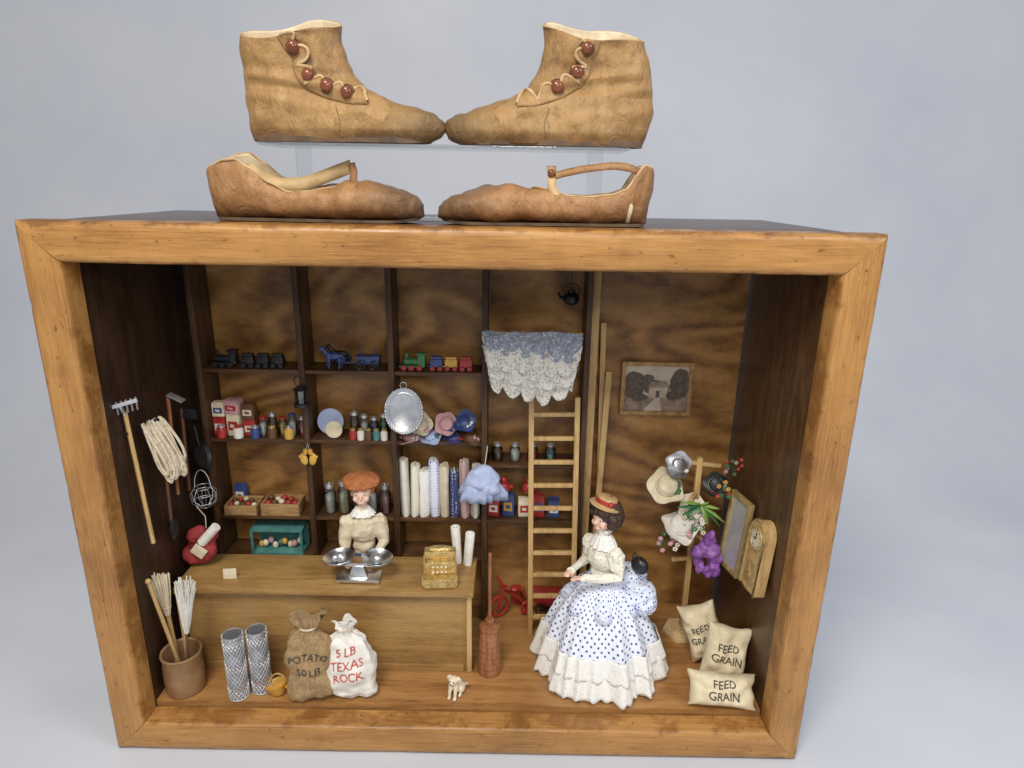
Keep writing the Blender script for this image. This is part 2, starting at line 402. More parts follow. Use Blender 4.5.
    for (x,z) in ([(.345,.79),(.385,.60),(.475,.48)] if flip else [(.325,.77),(.39,.54),(.475,.455),(.565,.405)]):
        c=surf(x,z,.0085)
        B(BUT).ball(c,(.0070,.005,.0070)).ball(c+Vector((0,.003,0)),(.0076,.003,.0076)).obj('button',e)
        B(SOLE).ring(c+Vector((0,.004,0)),.0084,.0006,rot=(90,0,0)).obj('buttonhole',e)
    pr=[P(2*math.pi*j/n,1.0) for j in range(n)]
    B(TRIM).tube(pr,.0010,0,6,True).jitter(.001,80).obj('top_binding',e)
    B(SOLE).tube([surf(.52+.01*math.sin(t*.5),.06+.24*t/9,.0001) for t in range(10)],.0004,0,5).obj('seam',e)
    return e
boot('tan leather button boot with scalloped flap standing on clear riser',-.260,False,1.3)
boot('scuffed tan leather button boot on clear riser, ankle flap folded',.236,True,5.1)
def lowshoe(label,x0,flip,seed,strap):
    L,Hh=.262,.069
    e=thing('strap_shoe',label,'shoe',(x0,.068,.7655),group='antique brown leather childrens footwear')
    e.scale=(-1 if flip else 1,1,1)
    if strap==0:
        rh=[(0,.70),(.05,.82),(.12,.92),(.18,.94),(.24,.80),(.32,.58),(.40,.44),(.50,.45),(.58,.54),(.66,.64),(.74,.66),(.82,.61),(.9,.51),(.96,.38),(1,.22)]
    else:
        rh=[(0,.80),(.03,.90),(.07,.95),(.10,.80),(.14,.56),(.2,.48),(.3,.44),(.4,.45),(.47,.52),(.54,.60),(.66,.65),(.76,.61),(.85,.53),(.93,.42),(.97,.33),(1,.2)]
    ww=[(0,.0008),(.015,.010),(.04,.017),(.1,.024),(.25,.029),(.45,.032),(.65,.040),(.8,.041),(.9,.034),(.96,.023),(.99,.01),(1,.002)]
    ph=[(0,120),(.5,120),(.64,180),(1,180)] if strap==0 else [(0,120),(.44,120),(.58,180),(1,180)]
    def P(s,q):
        A=R(interp(s,ph)); a=-A+2*A*q; h=interp(s,rh)*Hh/((1-math.cos(A))/2); w=interp(s,ww)
        sn,cs=math.sin(a),math.cos(a)
        y=w*math.copysign(abs(sn)**.75,sn); z=h*(1-math.copysign(abs(cs)**.8,cs))/2
        if s<.6 and strap==0: z*=1+.16*max(0,y/.03)
        y+=.0022*math.sin(s*62+seed)*max(0,1-abs(s-.64)*3.5)*abs(sn)
        z*=1+.03*math.sin(s*48+seed)*max(0,1-abs(s-.7)*3.5)*max(0,-cs)
        x=s-.02*(z/Hh)*(1-s)+.015*(1-z/Hh)*(s<.1)
        return Vector((x*L,y,z+.004*max(0,(s-.85)/.15)**2))
    ns,nq=120,64; V=[];F=[]
    for i in range(ns+1):
        s=i/ns; s=s-.12*math.sin(2*math.pi*s)/(2*math.pi)
        for j in range(nq+1): V.append(P(s,j/nq))
    for i in range(ns):
        for j in range(nq): a=i*(nq+1)+j; F.append([a,a+1,a+nq+2,a+nq+1])
    b=B(LEA2,LIN).add(V,F); bmesh.ops.remove_doubles(b.bm,verts=b.bm.verts[:],dist=.00012)
    b.jitter(.0036,26,seed).jitter(.0016,65,seed)
    for v in b.bm.verts: v.co.z=max(v.co.z,.0004)
    o=b.obj('upper',e,(0,0,.003),sharp=80)
    so=o.modifiers.new('t','SOLIDIFY'); so.thickness=.0018; so.offset=-1; so.material_offset=1
    lim=.62 if strap==0 else .56
    rim=[P(i/40*lim,0)+Vector((0,0,.003)) for i in range(2,41)]+[P(i/40*lim,1)+Vector((0,0,.003)) for i in range(40,1,-1)]
    B(TRIM).tube(rim,.0012,0,6,True).jitter(.0008,60).obj('rim_binding',e)
    V=[];F=[];n=50
    out=[(i/n,-interp(i/n,ww)*.80) for i in range(n+1)]+[(i/n,interp(i/n,ww)*.80) for i in range(n,-1,-1)]
    k=len(out)
    for z in (0,.0035):
        for (x,y) in out: V.append((x*L*.96+.006,y,z+.004*max(0,(x-.85)/.15)**2))
    for j in range(k): F.append([j,(j+1)%k,k+(j+1)%k,k+j])
    for zz in (0,k):
        for i in range(n): F.append([zz+i,zz+i+1,zz+k-2-i,zz+k-1-i])
    B(SOLE).add(V,F).obj('sole',e)
    def ribbon(name,pts,w,mt):
        PP=[]
        for i in range(len(pts)-1):
            for q in range(8):
                t=q/8; PP.append(Vector(pts[i]).lerp(Vector(pts[i+1]),t))
        PP.append(Vector(pts[-1]))
        for _ in range(6): PP=[PP[0]]+[(PP[i-1]+PP[i]*2+PP[i+1])/4 for i in range(1,len(PP)-1)]+[PP[-1]]
        V=[];F=[]
        for i,p in enumerate(PP):
            d=(PP[min(i+1,len(PP)-1)]-PP[max(0,i-1)]).normalized(); a=Vector((0,-1,.25)).normalized()
            up=a.cross(d).normalized()
            V+=[p+up*w/2+a*.0004,p+a*.0012,p-up*w/2+a*.0004]
        for i in range(len(PP)-1):
            for j in (0,1): F.append([3*i+j,3*i+j+1,3*i+4+j,3*i+3+j])
        o=B(mt).add(V,F).jitter(.002,50,seed).obj(name,e,sharp=80); so=o.modifiers.new('t','SOLIDIFY'); so.thickness=.0018; so.offset=0
    if strap==0:
        ribbon('strap',[(.19*L,-.006,.88*Hh),(.25*L,-.004,.70*Hh),(.34*L,-.002,.60*Hh),(.46*L,0,.65*Hh),(.56*L,.002,.80*Hh),(.665*L,.002,.95*Hh)],.016,STRAP)
        ribbon('tab',[(.665*L,.0,1.0*Hh),(.68*L,-.004,.85*Hh),(.675*L,-.006,.62*Hh)],.009,LEA2)
    else:
        ribbon('strap',[(.045*L,-.012,.84*Hh),(.10*L,-.020,.97*Hh),(.2*L,-.024,1.02*Hh),(.32*L,-.024,.96*Hh),(.42*L,-.022,.88*Hh),(.455*L,-.022,.84*Hh)],.0085,LEA2)
        ribbon('tab',[(.475*L,-.012,1.0*Hh),(.47*L,-.020,.84*Hh),(.475*L,-.027,.66*Hh),(.45*L,-.030,.5*Hh)],.011,STRAP)
        B(BUT).ball((.475*L,-.024,.88*Hh),(.0048,.004,.0048)).obj('button',e)
lowshoe('low brown leather shoe with loose cream strap on case top',-.301,False,2.2,0)
lowshoe('low brown leather shoe with buttoned ankle strap on case top',.240,True,7.7,1)
rz=thing('acrylic_riser','clear acrylic riser carrying the two ankle boots','stand',(0,0,.7645))
B(ACRY).box((-.01,.075,.0895),(.43,.088,.003),bev=.0006).obj('riser_shelf',rz)
for x in (-.2,.175):
    B(ACRY).box((x,.121,.0455),(.02,.003,.086),bev=.0005).obj('riser_leg',rz)
B(ACRY).box((-.01,.16,.0016),(.43,.075,.002),bev=.0005).obj('riser_base',rz)
# ------------------------------------------------------------------ shelving
su=thing('shelf_unit','dark wooden wall shelving with tall uprights and empty upper bays','shelves',(0,0,0))
UX=[-.43,-.265,-.121,.029]
for x in UX+[.192]:
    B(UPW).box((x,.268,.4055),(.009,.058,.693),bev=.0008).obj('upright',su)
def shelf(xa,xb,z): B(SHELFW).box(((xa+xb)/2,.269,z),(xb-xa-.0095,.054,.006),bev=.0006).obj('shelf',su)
for a,b in zip(UX,UX[1:]):
    for z in (.519,.399,.257,.181): shelf(a,b,z)
shelf(.029,.192,.257); shelf(.029,.192,.36)
def jar(x,z,r,h,mt,lidm,label,y=.262,glass=True,group='jars and tins on the shelves'):
    e=thing('jar',label,'jar',(x,y,z),group=group)
    B(JARG if glass else mt).lathe([(1e-5,0),(r*.9,0),(r,h*.06),(r,h*.68),(r*.7,h*.82),(r*.7,h*.86)]).obj('jar_body',e)
    if glass: B(mt).lathe([(1e-5,.001),(r*.85,.001),(r*.9,h*.06),(r*.88,h*.6),(1e-5,h*.62)]).obj('contents',e)
    B(lidm).cyl((0,0,h*.84),r*.78,h*.13).ball((0,0,h*.98),r*.2).obj('lid',e)
def tin(x,z,w,h,mt,band,label,y=.262,d=None,r=0):
    e=thing('tin_box',label,'tin',(x,y,z),(0,0,r or random.uniform(-9,9)),group='jars and tins on the shelves')
    d=d or w*.8
    B(mt).box((0,0,h/2),(w,d,h),bev=w*.06).obj('tin_body',e)
    b=B(band).box((0,-d/2-.0006,h*.5),(w*.7,.001,h*.42),bev=0); b.obj('label_band',e)
    B(mt).box((0,-d/2-.0014,h*.5),(w*.36,.0006,h*.16),bev=0,rot=(0,12,0)).obj('emblem',e)
    B(mt).box((0,0,h+.0012),(w*.96,d*.96,.0024),bev=.0006).obj('lid',e)
z=.4022
tin(-.414,z,.02,.03,RED,WHITE,'small red tin with white label on shelf'); tin(-.39,z,.022,.036,CREAM,RED,'cream tin with red label on shelf')
tin(-.365,z,.02,.026,RED,CREAM,'small red tin with cream label on shelf'); tin(-.39,z+.0395,.026,.02,PINK,RED,'pink tin stacked on cream tin')
tin(-.414,z+.0335,.02,.022,CREAM,BLUE,'cream tin stacked on red tin'); tin(-.365,z+.0295,.021,.024,BROWN,CREAM,'brown tin stacked on red tin')
for i,(mt,lm) in enumerate([(WHITE,RED),(BROWN,ALU),(YEL,RED),(WHITE,BLUE),(RED,ALU)]):
    jar(-.344+i*.0165,z,.0072,.034+.006*(i%2),mt,lm,'small glass jar with painted lid on shelf')
for i,(mt,lm) in enumerate([(RED,ALU),(WHITE,RED),(BLUE,ALU),(BROWN,BRASS),(YEL,ALU)]):
    jar(-.408+i*.028,z,.008,.022,mt,lm,'squat little jar at shelf edge',y=.247,glass=False)
def plate(x,z,r,mt,label,y=.275,rx=78):
    o=B(mt).lathe([(1e-5,.001),(r*.6,.001),(r*.7,.003),(r,.006),(r,.0075),(r*.66,.005),(1e-5,.003)],n=36).obj('plate',None,(x,y,z+r*math.sin(R(rx))+.0005),(rx,0,0))
    tag(o,label,'plate')
plate(-.232,z,.022,BBLUE,'pale blue plate standing on shelf'); plate(-.222,z,.014,CREAM,'small cream plate leaning in front of blue plate',y=.257)
for i,(mt,h) in enumerate([(BROWN,.045),(WHITE,.04),(BLUE,.036),(GREEN,.042)]):
    jar(-.19+i*.0165,z,.0075,h,mt,ALU,'small lidded glass jar on shelf')
for i in range(5): jar(-.19+i*.013,z,.006,.02,[RED,WHITE,BROWN,TEAL,WHITE][i],BRASS,'tiny squat jar at shelf edge',y=.247,glass=False)
z=.2602
def crate(x,z,w,d,h,label,fill,y=.262,cat='box'):
    e=thing('crate',label,cat,(x,y,z))
    b=B(CRATEW).box((0,0,.0015),(w-.006,d-.006,.003))
    for sy in (-1,1): b.box((0,sy*(d/2-.0015),h/2),(w,.003,h))
    for sx in (-1,1): b.box((sx*(w/2-.0015),0,h/2),(.003,d-.0062,h))
    b.obj('crate_body',e)
    for i in range(9):
        m_=fill[i%len(fill)]
        B(m_).ball((-w*.36+w*.18*(i%5),(-.2+.4*(i//5))*d,h*.82+.004*random.random()),(w*.08,w*.085,w*.07),n=8).obj('ware',e)
crate(-.39,z,.055,.04,.018,'brown crate heaped with red and white packets on shelf',[RED,CREAM,BROWN])
crate(-.322,z,.065,.04,.022,'tan crate of red and yellow goods on shelf',[RED,BROWN,CREAM,RED])
for i in range(5): jar(-.24+i*.024,z,.010,.055+.006*(i%2),[WHITE,CREAM,BROWN,WHITE,PINK][i],ALU,'tall clear jar with tin lid on shelf')
tin(-.405,z+.0,.02,.035,BLUE,WHITE,'blue tin behind the crate on shelf',y=.288,d=.012)
fab=[('white',WHITE),('cream dotted',FLOR),('white lace',LACE),('blue printed',PRINT),('pale',CREAM),('dark blue dotted',printed('navy_print',(.05,.07,.2),(.6,.6,.7),(180,180,180),.25)),('rose printed',printed('rose_print',(.6,.4,.38),(.8,.75,.7),(150,150,150),.25)),('white',FLOR)]
for i,(nm,mt) in enumerate(fab):
    h=.102-.009*(i%3)
    e=thing('fabric_bolt',nm+' bolt of cloth standing on end on shelf','fabric',(-.108+i*.0172,.258,z),(random.uniform(-2,1),random.uniform(-2,2),random.uniform(-14,14)),group='bolts of cloth')
    B(mt).lathe([(1e-5,0),(.0075,0),(.0082,.003),(.0082,h*.3),(.0082,h*.6),(.0082,h-.003),(.0075,h),(1e-5,h)],sy=1.7,ruf=lambda a,t:.1*math.sin(a*3+i)).jitter(.0016,90,i).obj('cloth_roll',e)
    B(CREAM).box((0,0,h),(.003,.022,.003)).obj('core_board',e)
def hat(name,label,loc,rot,r,mt,rib,cr=.55,ch=.45,group=None,fl=None):
    e=thing(name,label,'hat',loc,rot,group=group); sd=loc[0]*91
    b=B(mt).lathe([(1e-5,r*ch),(r*cr*.8,r*ch),(r*cr,r*ch*.8),(r*cr*1.04,.002),(r*.8,.0005),(r,.003),(r*.99,.0045),(r*.8,.0025),(r*cr*.9,.003)],ruf=lambda a,t:.07*math.sin(a*5+1)*(t>.5),n=40)
    for v in b.bm.verts:
        q=math.hypot(v.co.x,v.co.y)/r
        if q>.6: v.co.z+=r*.5*(q-.55)*math.sin(2*math.atan2(v.co.y,v.co.x)+sd)
    b.obj('hat_body',e,sharp=60)
    B(rib).lathe([(r*cr*1.05,.003),(r*cr*1.09,.004),(r*cr*1.08,r*ch*.35),(r*cr*1.03,r*ch*.36)]).obj('ribbon',e)
    fb=B(fl or rib,GREEN)
    for i in range(7): fb.ball((r*cr*random.uniform(.5,1.2),-r*cr*random.uniform(.2,1),r*random.uniform(.1,.35)),r*random.uniform(.09,.16),i==3,n=6)
    fb.obj('trimming',e)
    return e
for x,dz,mt,rb in [(-.095,.0,PINK,WHITE),(-.06,.002,BBLUE,BLUE),(-.022,.0,BLUE,RED),(.006,.003,BROWN,PINK),(-.078,.024,CREAM,PINK),(-.035,.026,PINK,BLUE),(-.005,.03,BLUE,WHITE)]:
    hat('doll_hat','small coloured cloth bonnet piled on shelf',(x,.255,.4025+dz),(random.uniform(20,60) if dz>.01 else 15,random.uniform(-15,15),0),.02,mt,rb,group='little hats on the shelf')
for i,(mt,bd) in enumerate([(RED,WHITE),(BLUE,YEL),(CREAM,RED),(RED,BLUE),(BLUE,WHITE)]):
    tin(.045+i*.026,.2602,.02,.03+.008*(i%2),mt,bd,'painted grocery packet on shelf beside ladder')
for i,mt in enumerate([BROWN,WHITE,RED,TEAL]):
    jar(.05+i*.03,.3632,.009,.032,mt,ALU,'small jar on short shelf behind ladder')
for x in (.062,.105):
    o=B(RED).ball((0,0,.012),(.012,.01,.011)).ball((0,0,.026),(.006,.006,.007)).ball((.011,0,.014),(.006,.003,.003)).obj('toy_teapot',None,(x,.262,.2995)); tag(o,'little red teapot stacked on grocery packets','toy')
# toys
def wheel(e,x,y,z,r,mt): B(mt).cyl((0,-.0015,0),r,.003,rot=(-90,0,0),n=16).ball((0,0,0),r*.35).obj('wheel',e,(x,y,z))
def train(x,label,c1,cars,wm):
    e=thing('toy_train',label,'toy',(x,.256,.5222))
    B(c1).cyl((-.012,0,.014),.006,.024,rot=(0,90,0)).box((.016,0,.016),(.012,.013,.02)).box((0,0,.0065),(.04,.012,.003)).cyl((-.008,0,.019),.002,.009,r2=.003).box((.016,0,.0275),(.016,.016,.002)).obj('locomotive',e)
    for s in (-.012,0,.013):
        wheel(e,s,-.0075,.0045,.0045,wm); wheel(e,s,.0075,.0045,.0045,wm)
    for i,c in enumerate(cars):
        cx=.040+i*.024
        B(c).box((cx,0,.0125),(.020,.013,.013)).box((cx,0,.021),(.017,.010,.004)).box((cx-.012,0,.006),(.006,.002,.002)).obj('wagon',e)
        for s in (-.006,.006):
            wheel(e,cx+s,-.0075,.004,.004,wm); wheel(e,cx+s,.0075,.004,.004,wm)
train(-.395,'dark painted toy train on top shelf',IRON,[BLACK,IRON,BLACK],BLACK)
train(-.09,'yellow green and red toy train on top shelf',GREEN,[BLUE,YEL,RED],RED)
e=thing('toy_wagon','blue toy wagon drawn by dark horses on top shelf','toy',(-.16,.256,.5222))
B(BLUE).box((0,0,.017),(.034,.016,.012),taper=1.15).box((0,0,.009),(.036,.006,.002)).box((-.03,0,.01),(.03,.002,.002)).tube([(-.012,0,.02),(-.012,0,.035)],.001).tube([(.008,0,.02),(.014,0,.038)],.001).obj('wagon_body',e)
for s in (-.011,.011):
    for y in (-.0105,.0105):
        B(BLACK).ring((0,0,0),.007,.001,rot=(90,0,0)).box((0,0,0),(.013,.001,.001)).box((0,0,0),(.001,.001,.013)).obj('wheel',e,(s,y,.008))
def horse(x,y,mt):
    b=B(mt).ball((0,0,.022),(.013,.005,.006)).ball((-.008,0,.023),(.005,.0048,.006)).tube([(-.01,0,.024),(-.016,0,.033),(-.018,0,.036)],[.004,.003,.0028]).tube([(-.017,0,.036),(-.024,0,.031)],[.003,.0018]).tube([(-.017,.001,.037),(-.017,.0015,.041)],[.001,.0005])
    for (fx,fy,k) in [(-.009,.003,-.003),(-.008,-.003,.002),(.010,.003,.003),(.009,-.003,.001)]:
        b.tube([(fx,fy,.02),(fx+k,fy,.01),(fx,fy,.0012)],[.003,.0016,.0016])
    b.tube([(.012,0,.025),(.017,0,.018),(.017,0,.01)],[.0015,.0018,.0008])
    o=b.obj('toy_horse',None,(x,y,.5222),fuse=.0008,it=3); tag(o,'dark toy horse harnessed before a blue wagon','toy')
horse(-.215,.25,BLUE); horse(-.208,.265,IRON)
e=thing('showcase','small teal open showcase with goods inside on low shelf','display box',(-.333,.262,.1842))
b=B(TEAL).box((0,0,.002),(.09,.04,.004)).box((0,0,.046),(.09,.04,.004))
for sx in (-.043,.043):
    for sy in (-.018,.018): b.box((sx,sy,.024),(.004,.004,.0398))
b.box((0,.0175,.024),(.082,.002,.0398)).obj('case_frame',e)
for i in range(9): B([YEL,CREAM,PINK,CREAM,TEAL][i%5]).ball((-.034+i*.0085,-.004*(i%2),.0105+.004*(i%3)),(.005,.005,.0065),n=8).obj('ware',e)
# ------------------------------------------------------------------ hanging things
e=thing('serving_tray','oval silver tray with beaded rim hanging from shelf','tray',(-.1,.226,.462),(84,0,4))
B(PEWT).lathe([(1e-5,0),(.021,0),(.024,.0015),(.03,.003),(.0305,.0045),(.0245,.0035),(.0225,.0018),(1e-5,.0012)],sy=1.25,n=40).obj('dish',e)
b=B(SILV)
for i in range(44): b.ball((.0297*math.cos(i/44*6.2832),.0297*1.25*math.sin(i/44*6.2832),.0045),.0019,n=6)
b.ring((0,0,.0035),.0235,.0008,sy=1.27,n=40)
b.obj('beaded_rim',e)
B(ALU).ring((0,.042,.003),.005,.0007,sy=1).obj('hanging_ring',e)
e=thing('mittens','pair of yellow knitted mittens hanging on a shelf upright','mittens',(-.262,.234,.372))
for s in (-1,1):
    B(YEL).ball((s*.0075,-.003,0),(.0065,.003,.011),rot=(0,s*12,0)).ball((s*.013,-.003,.003),(.002,.002,.005),rot=(0,s*40,0)).tube([(s*.005,-.003,.009),(s*.003,-.003,.017)],[.004,.0045]).obj('mitten',e,fuse=.0008)
B(WHITE).tube([(-.003,-.003,.017),(0,-.001,.027),(.003,-.003,.017)],.0005).obj('cord',e)
e=thing('iron_lantern','small black iron lantern hanging on shelf upright','lantern',(-.265,.228,.466))
B(IRON).cyl((0,0,0),.012,.005).cyl((0,0,.028),.012,.006,r2=.004).ring((0,0,.042),.009,.001,rot=(90,0,0)).tube([(-.009,0,.003),(-.009,0,.03)],.001).tube([(.009,0,.003),(.009,0,.03)],.001).obj('lantern_body',e)
B(JARG).cyl((0,0,.005),.008,.022).obj('globe',e)
e=thing('bonnet','pale blue ruffled bonnet hanging on shelf upright','bonnet',(.026,.215,.340),(8,8,0))
B(BBLUE).ball((0,0,.010),(.028,.018,.024)).ball((-.012,0,0),(.018,.014,.018)).ball((.014,0,-.004),(.018,.014,.016)).jitter(.005,60,2).obj('crown',e,fuse=.0012,it=2)
B(BBLUE).lathe([(.026,.004),(.029,-.006),(.034,-.018),(.036,-.030)],(0,0,.004),ruf=lambda a,t:(.09*math.sin(a*13)+.22*math.sin(a*3+1)+.1*math.sin(a*5))*t,n=110,sy=.55).jitter(.006,40,4).obj('brim',e,sharp=80).modifiers.new('t','SOLIDIFY').thickness=.001
B(WHITE).tube([(0,.0,.034),(0,.012,.05),(0,.022,.06)],.0006).obj('cord',e)
e=thing('lace_shawl','scalloped white lace shawl with grey-blue yoke draped over hanging rod','shawl',(.102,.18,0))
B(PALEW).tube([(-.070,0,.603),(.074,0,.603)],.0016).obj('rod',e)
for s in (-.064,.068): B(BROWN).tube([(s,0,.605),(s,0,.751)],.0003).obj('cord',e)
VI=printed('grey_blue_knit',(.27,.30,.37),(.50,.52,.56),(240,240,240),.3,rnd=.8,rough=.95)
CRO=printed('crochet',(.66,.64,.58),(.34,.32,.32),(190,190,190),.26,rnd=.7,rough=.95)
def drape(nm,za,zb,mt,y0,n=160,k=7,amp=.003,sc=.008,xh=.074,sag=.016,ph=0):
    V=[];F=[];mrows=26
    for i in range(mrows+1):
        t=i/mrows
        for j in range(n+1):
            u=j/n; x=-xh+2*xh*u; s_=abs(math.sin(u*math.pi*k+ph)); g=math.sin(u*46+3*math.sin(u*9))
            zz=za+(zb-za)*t-(s_**.55*sc*t)-(sag*t*(math.sin(math.pi*u)))+.006*math.sin(u*5)*t+.004*noise.noise((u*7,za*30,2))
            puff=math.sin(math.pi*min(1,t*1.15))
            V.append((x*(1-.13*t)+.003*noise.noise((u*9,t*4,za*9)),y0-.004-amp*t*s_*1.6-.010*puff*(.6+.4*noise.noise((u*6,za*20,0)))-.0016*g*(1-.4*t)-.005*noise.noise((u*10,t*4,za*11)),zz))
    for i in range(mrows):
        for j in range(n): a=i*(n+1)+j; F.append([a,a+1,a+n+2,a+n+1])
    o=B(mt).add(V,F).jitter(.0015,260,1).obj(nm,e,sharp=80); o.modifiers.new('t','SOLIDIFY').thickness=.0014
drape('yoke',.608,.578,VI,-.012,sc=.006,k=6,sag=.006)
drape('lace_tier',.600,.562,CRO,-.006,k=6,sc=.010,ph=.7,sag=.014)
drape('lace_tier',.585,.548,CRO,-.002,k=5,sc=.013,xh=.074,sag=.02)
drape('lace_tier',.570,.530,CRO,.004,k=5,sc=.014,xh=.070,ph=.6,sag=.026)
e=thing('black_kettle','small black kettle hanging from the ceiling','kettle',(.165,.27,.64))
B(BLACK).ball((0,0,0),(.013,.013,.011)).tube([(-.01,0,0),(-.018,0,.003),(-.021,0,.010)],[.004,.0025,.002]).cyl((0,0,.009),.006,.004).obj('kettle_body',e)
B(BLACK).ring((0,0,.012),.013,.001,rot=(90,0,0)).obj('handle',e)
B(IRON).tube([(0,0,.025),(0,0,.112)],.0006).obj('wire',e)
# picture
e=thing('framed_picture','small gold-brown framed sepia picture of a cottage among trees','picture',(.318,.2985,.485))
DG=mat('dark_gilt',(.46,.28,.10),(.22,.12,.04),.4,90,.8)
b=B(DG)
for sx in (-1,1): b.box((sx*.057,-.004,0),(.007,.008,.094))
for sz in (-1,1): b.box((0,-.004,sz*.0435),(.107,.008,.007))
b.obj('frame',e)
SK_=mat('sepia_sky',(.58,.50,.39),(.40,.33,.25),.4,40,.1); GR_=mat('sepia_ground',(.34,.25,.17),(.16,.11,.075),.4,90,.1)
TR_=mat('sepia_trees',(.14,.095,.065),(.045,.03,.022),.4,160,.1); HO_=mat('sepia_house',(.52,.43,.33),(.36,.28,.2),.4,80,.1)
B(SK_).box((0,-.002,0),(.108,.003,.081),bev=0).obj('print',e)
def flat(pts,mt,y,nm):
    B(mt).add([(x,y,z) for x,z in pts],[list(range(len(pts)))]).obj(nm,e)
flat([(-.053,-.040),(.053,-.040),(.053,-.012),(.02,-.009),(-.02,-.014),(-.053,-.010)],GR_,-.0038,'painted_ground')
def blob(cx,cz,rx,rz,y):
    flat([(max(-.053,min(.053,cx+rx*math.cos(a/26*6.283)*(1+.25*noise.noise((a*.9,cx*50,0))))),max(-.039,min(.039,cz+rz*math.sin(a/26*6.283)*(1+.25*noise.noise((a*1.3,cz*50,2)))))) for a in range(26)],TR_,y,'painted_tree')
blob(-.038,.006,.020,.024,-.0041); blob(.040,.008,.018,.028,-.0042); blob(.0,.002,.022,.013,-.0043); blob(-.015,.010,.012,.015,-.0044)
flat([(-.012,-.016),(.020,-.016),(.020,.002),(-.012,.002)],HO_,-.0047,'painted_house'); flat([(-.015,.002),(.023,.002),(.016,.013),(-.008,.013)],GR_,-.0049,'painted_roof')
flat([(.0,-.016),(.006,-.016),(.006,-.004),(.0,-.004)],TR_,-.0050,'painted_door'); flat([(-.02,-.040),(.012,-.040),(.007,-.016),(.0,-.016)],SK_,-.0046,'painted_path')
blob(.028,-.012,.012,.008,-.0052); blob(-.028,-.016,.014,.007,-.0053)
for i,(x,z1,ang,w) in enumerate([(.206,.72,0,.012),(.222,.52,1.5,.010),(.236,.60,-1.5,.009)]):
    tag(B(PALEW).box((0,0,(z1-.06)/2),(w,.005,z1-.063),bev=.0008).obj('plank',None,(x,.262+i*.009,.0595),(-1.2,ang,0)),'long pale wooden strip leaning against back wall','plank','loose planks')
e=thing('ladder','pale wooden ladder with flat rungs leaning on the back shelves','ladder',(.149,.205,.0585),(-3.4,-1.0,0))
Ld=.43
for s in (-1,1): B(PALEW).box((s*.037,0,Ld/2),(.0085,.010,Ld),bev=.001).obj('side_rail',e)
for i in range(10): B(PALEW).box((0,0,.034+i*.0408),(.066,.007,.0072),bev=.0015).obj('rung',e)
# ------------------------------------------------------------------ counter and things on it
ct=thing('shop_counter','long low wooden shop counter with overhanging top','counter',(0,0,.0582))
B(COUNTW).box((-.212,.15,.073),(.446,.076,.144),bev=.001).obj('counter_body',ct)
B(COUNTW).box((-.212,.148,.1495),(.462,.1,.009),bev=.0015).obj('countertop',ct)
B(PALEW).box((.012,.109,.0725),(.008,.006,.143),bev=.001).obj('corner_trim',ct)
B(COUNTW).box((-.212,.110,.006),(.43,.004,.012),bev=.001).obj('skirting',ct)
CZ=.2125
e=thing('balance_scale','silver kitchen scale with two round bowls on counter','scale',(-.163,.13,CZ))
B(SILV).box((0,0,.005),(.068,.03,.005)).box((0,0,.016),(.03,.016,.018),taper=.6).box((0,0,.026),(.066,.004,.004)).obj('scale_body',e)
for sx in (-1,1):
    for sy in (-1,1): B(SILV).cyl((sx*.03,sy*.011,0),.003,.003).obj('foot',e)
for sx in (-1,1): B(SILV).lathe([(1e-5,0),(.01,.001),(.020,.007),(.025,.013),(.0245,.014),(.019,.009),(.008,.003),(1e-5,.002)],(sx*.029,0,.027),rot=(0,sx*4,0)).obj('bowl',e)
b=B(ALU)
for i in range(8): b.ball((-.029+.058*(i%2)+random.uniform(-.009,.009),random.uniform(-.007,.007),.037),random.uniform(.005,.009),n=8)
b.obj('weights',e)
e=thing('cash_register','ornate pale brass cash register on counter','cash register',(-.035,.13,CZ),(0,0,4))
b=B(BRASS).box((0,0,.008),(.055,.045,.016),bev=.003).box((0,.006,.027),(.048,.03,.023),bev=.005).box((0,.008,.045),(.05,.018,.014),bev=.004)
b.ball((0,.008,.052),(.02,.008,.005)).obj('register_body',e)
B(GOLD).box((0,-.0235,.008),(.046,.002,.010)).obj('drawer',e)
b=B(GOLD)
for i in range(12): b.ball((-.022+i*.004,-.001,.0445),.0014,n=6).ball((-.022+i*.004,-.0245,.014),.0012,n=6).ball((-.022+i*.004,-.0245,.0025),.0012,n=6)
for s in (-1,1):
    for (zc,yy) in ((.027,-.0098),(.008,-.0252)):
        b.tube([(s*(.017)+.006*math.cos(t)*(1-t/9),yy,zc+.005*math.sin(t)*(1-t/9)) for t in [i*.5 for i in range(16)]],.0008,0,5)
    b.tube([(s*.026,-.020,.001),(s*.0265,-.021,.02)],.0015).tube([(s*.024,-.008,.017),(s*.024,-.008,.05)],.0012)
b.obj('scroll_ornament',e)
for i in range(4):
    for j in range(2): B(CREAM).cyl((-.010+i*.0065,-.011-.003*j,.031-.007*j),.0017,.0025,rot=(60,0,0),n=10).obj('key',e)
for (x,y,h,a) in [(.004,.178,.058,5),(-.012,.184,.066,-3)]:
    tag(B(WHITE).lathe([(1e-5,0),(.007,0),(.0075,h-.001),(.0068,h),(.003,h),(1e-5,h-.003)]).jitter(.0015,80).obj('paper_roll',None,(x,y,CZ),(0,a,0)),'upright pale paper roll behind the register','paper roll','rolls of paper')
tag(B(CREAM).box((0,0,.009),(.02,.0012,.016),bev=0).box((0,.004,.0008),(.02,.009,.0014),bev=0).obj('price_card',None,(-.365,.125,CZ),(-8,0,6)),'small cream price card standing on counter','card')
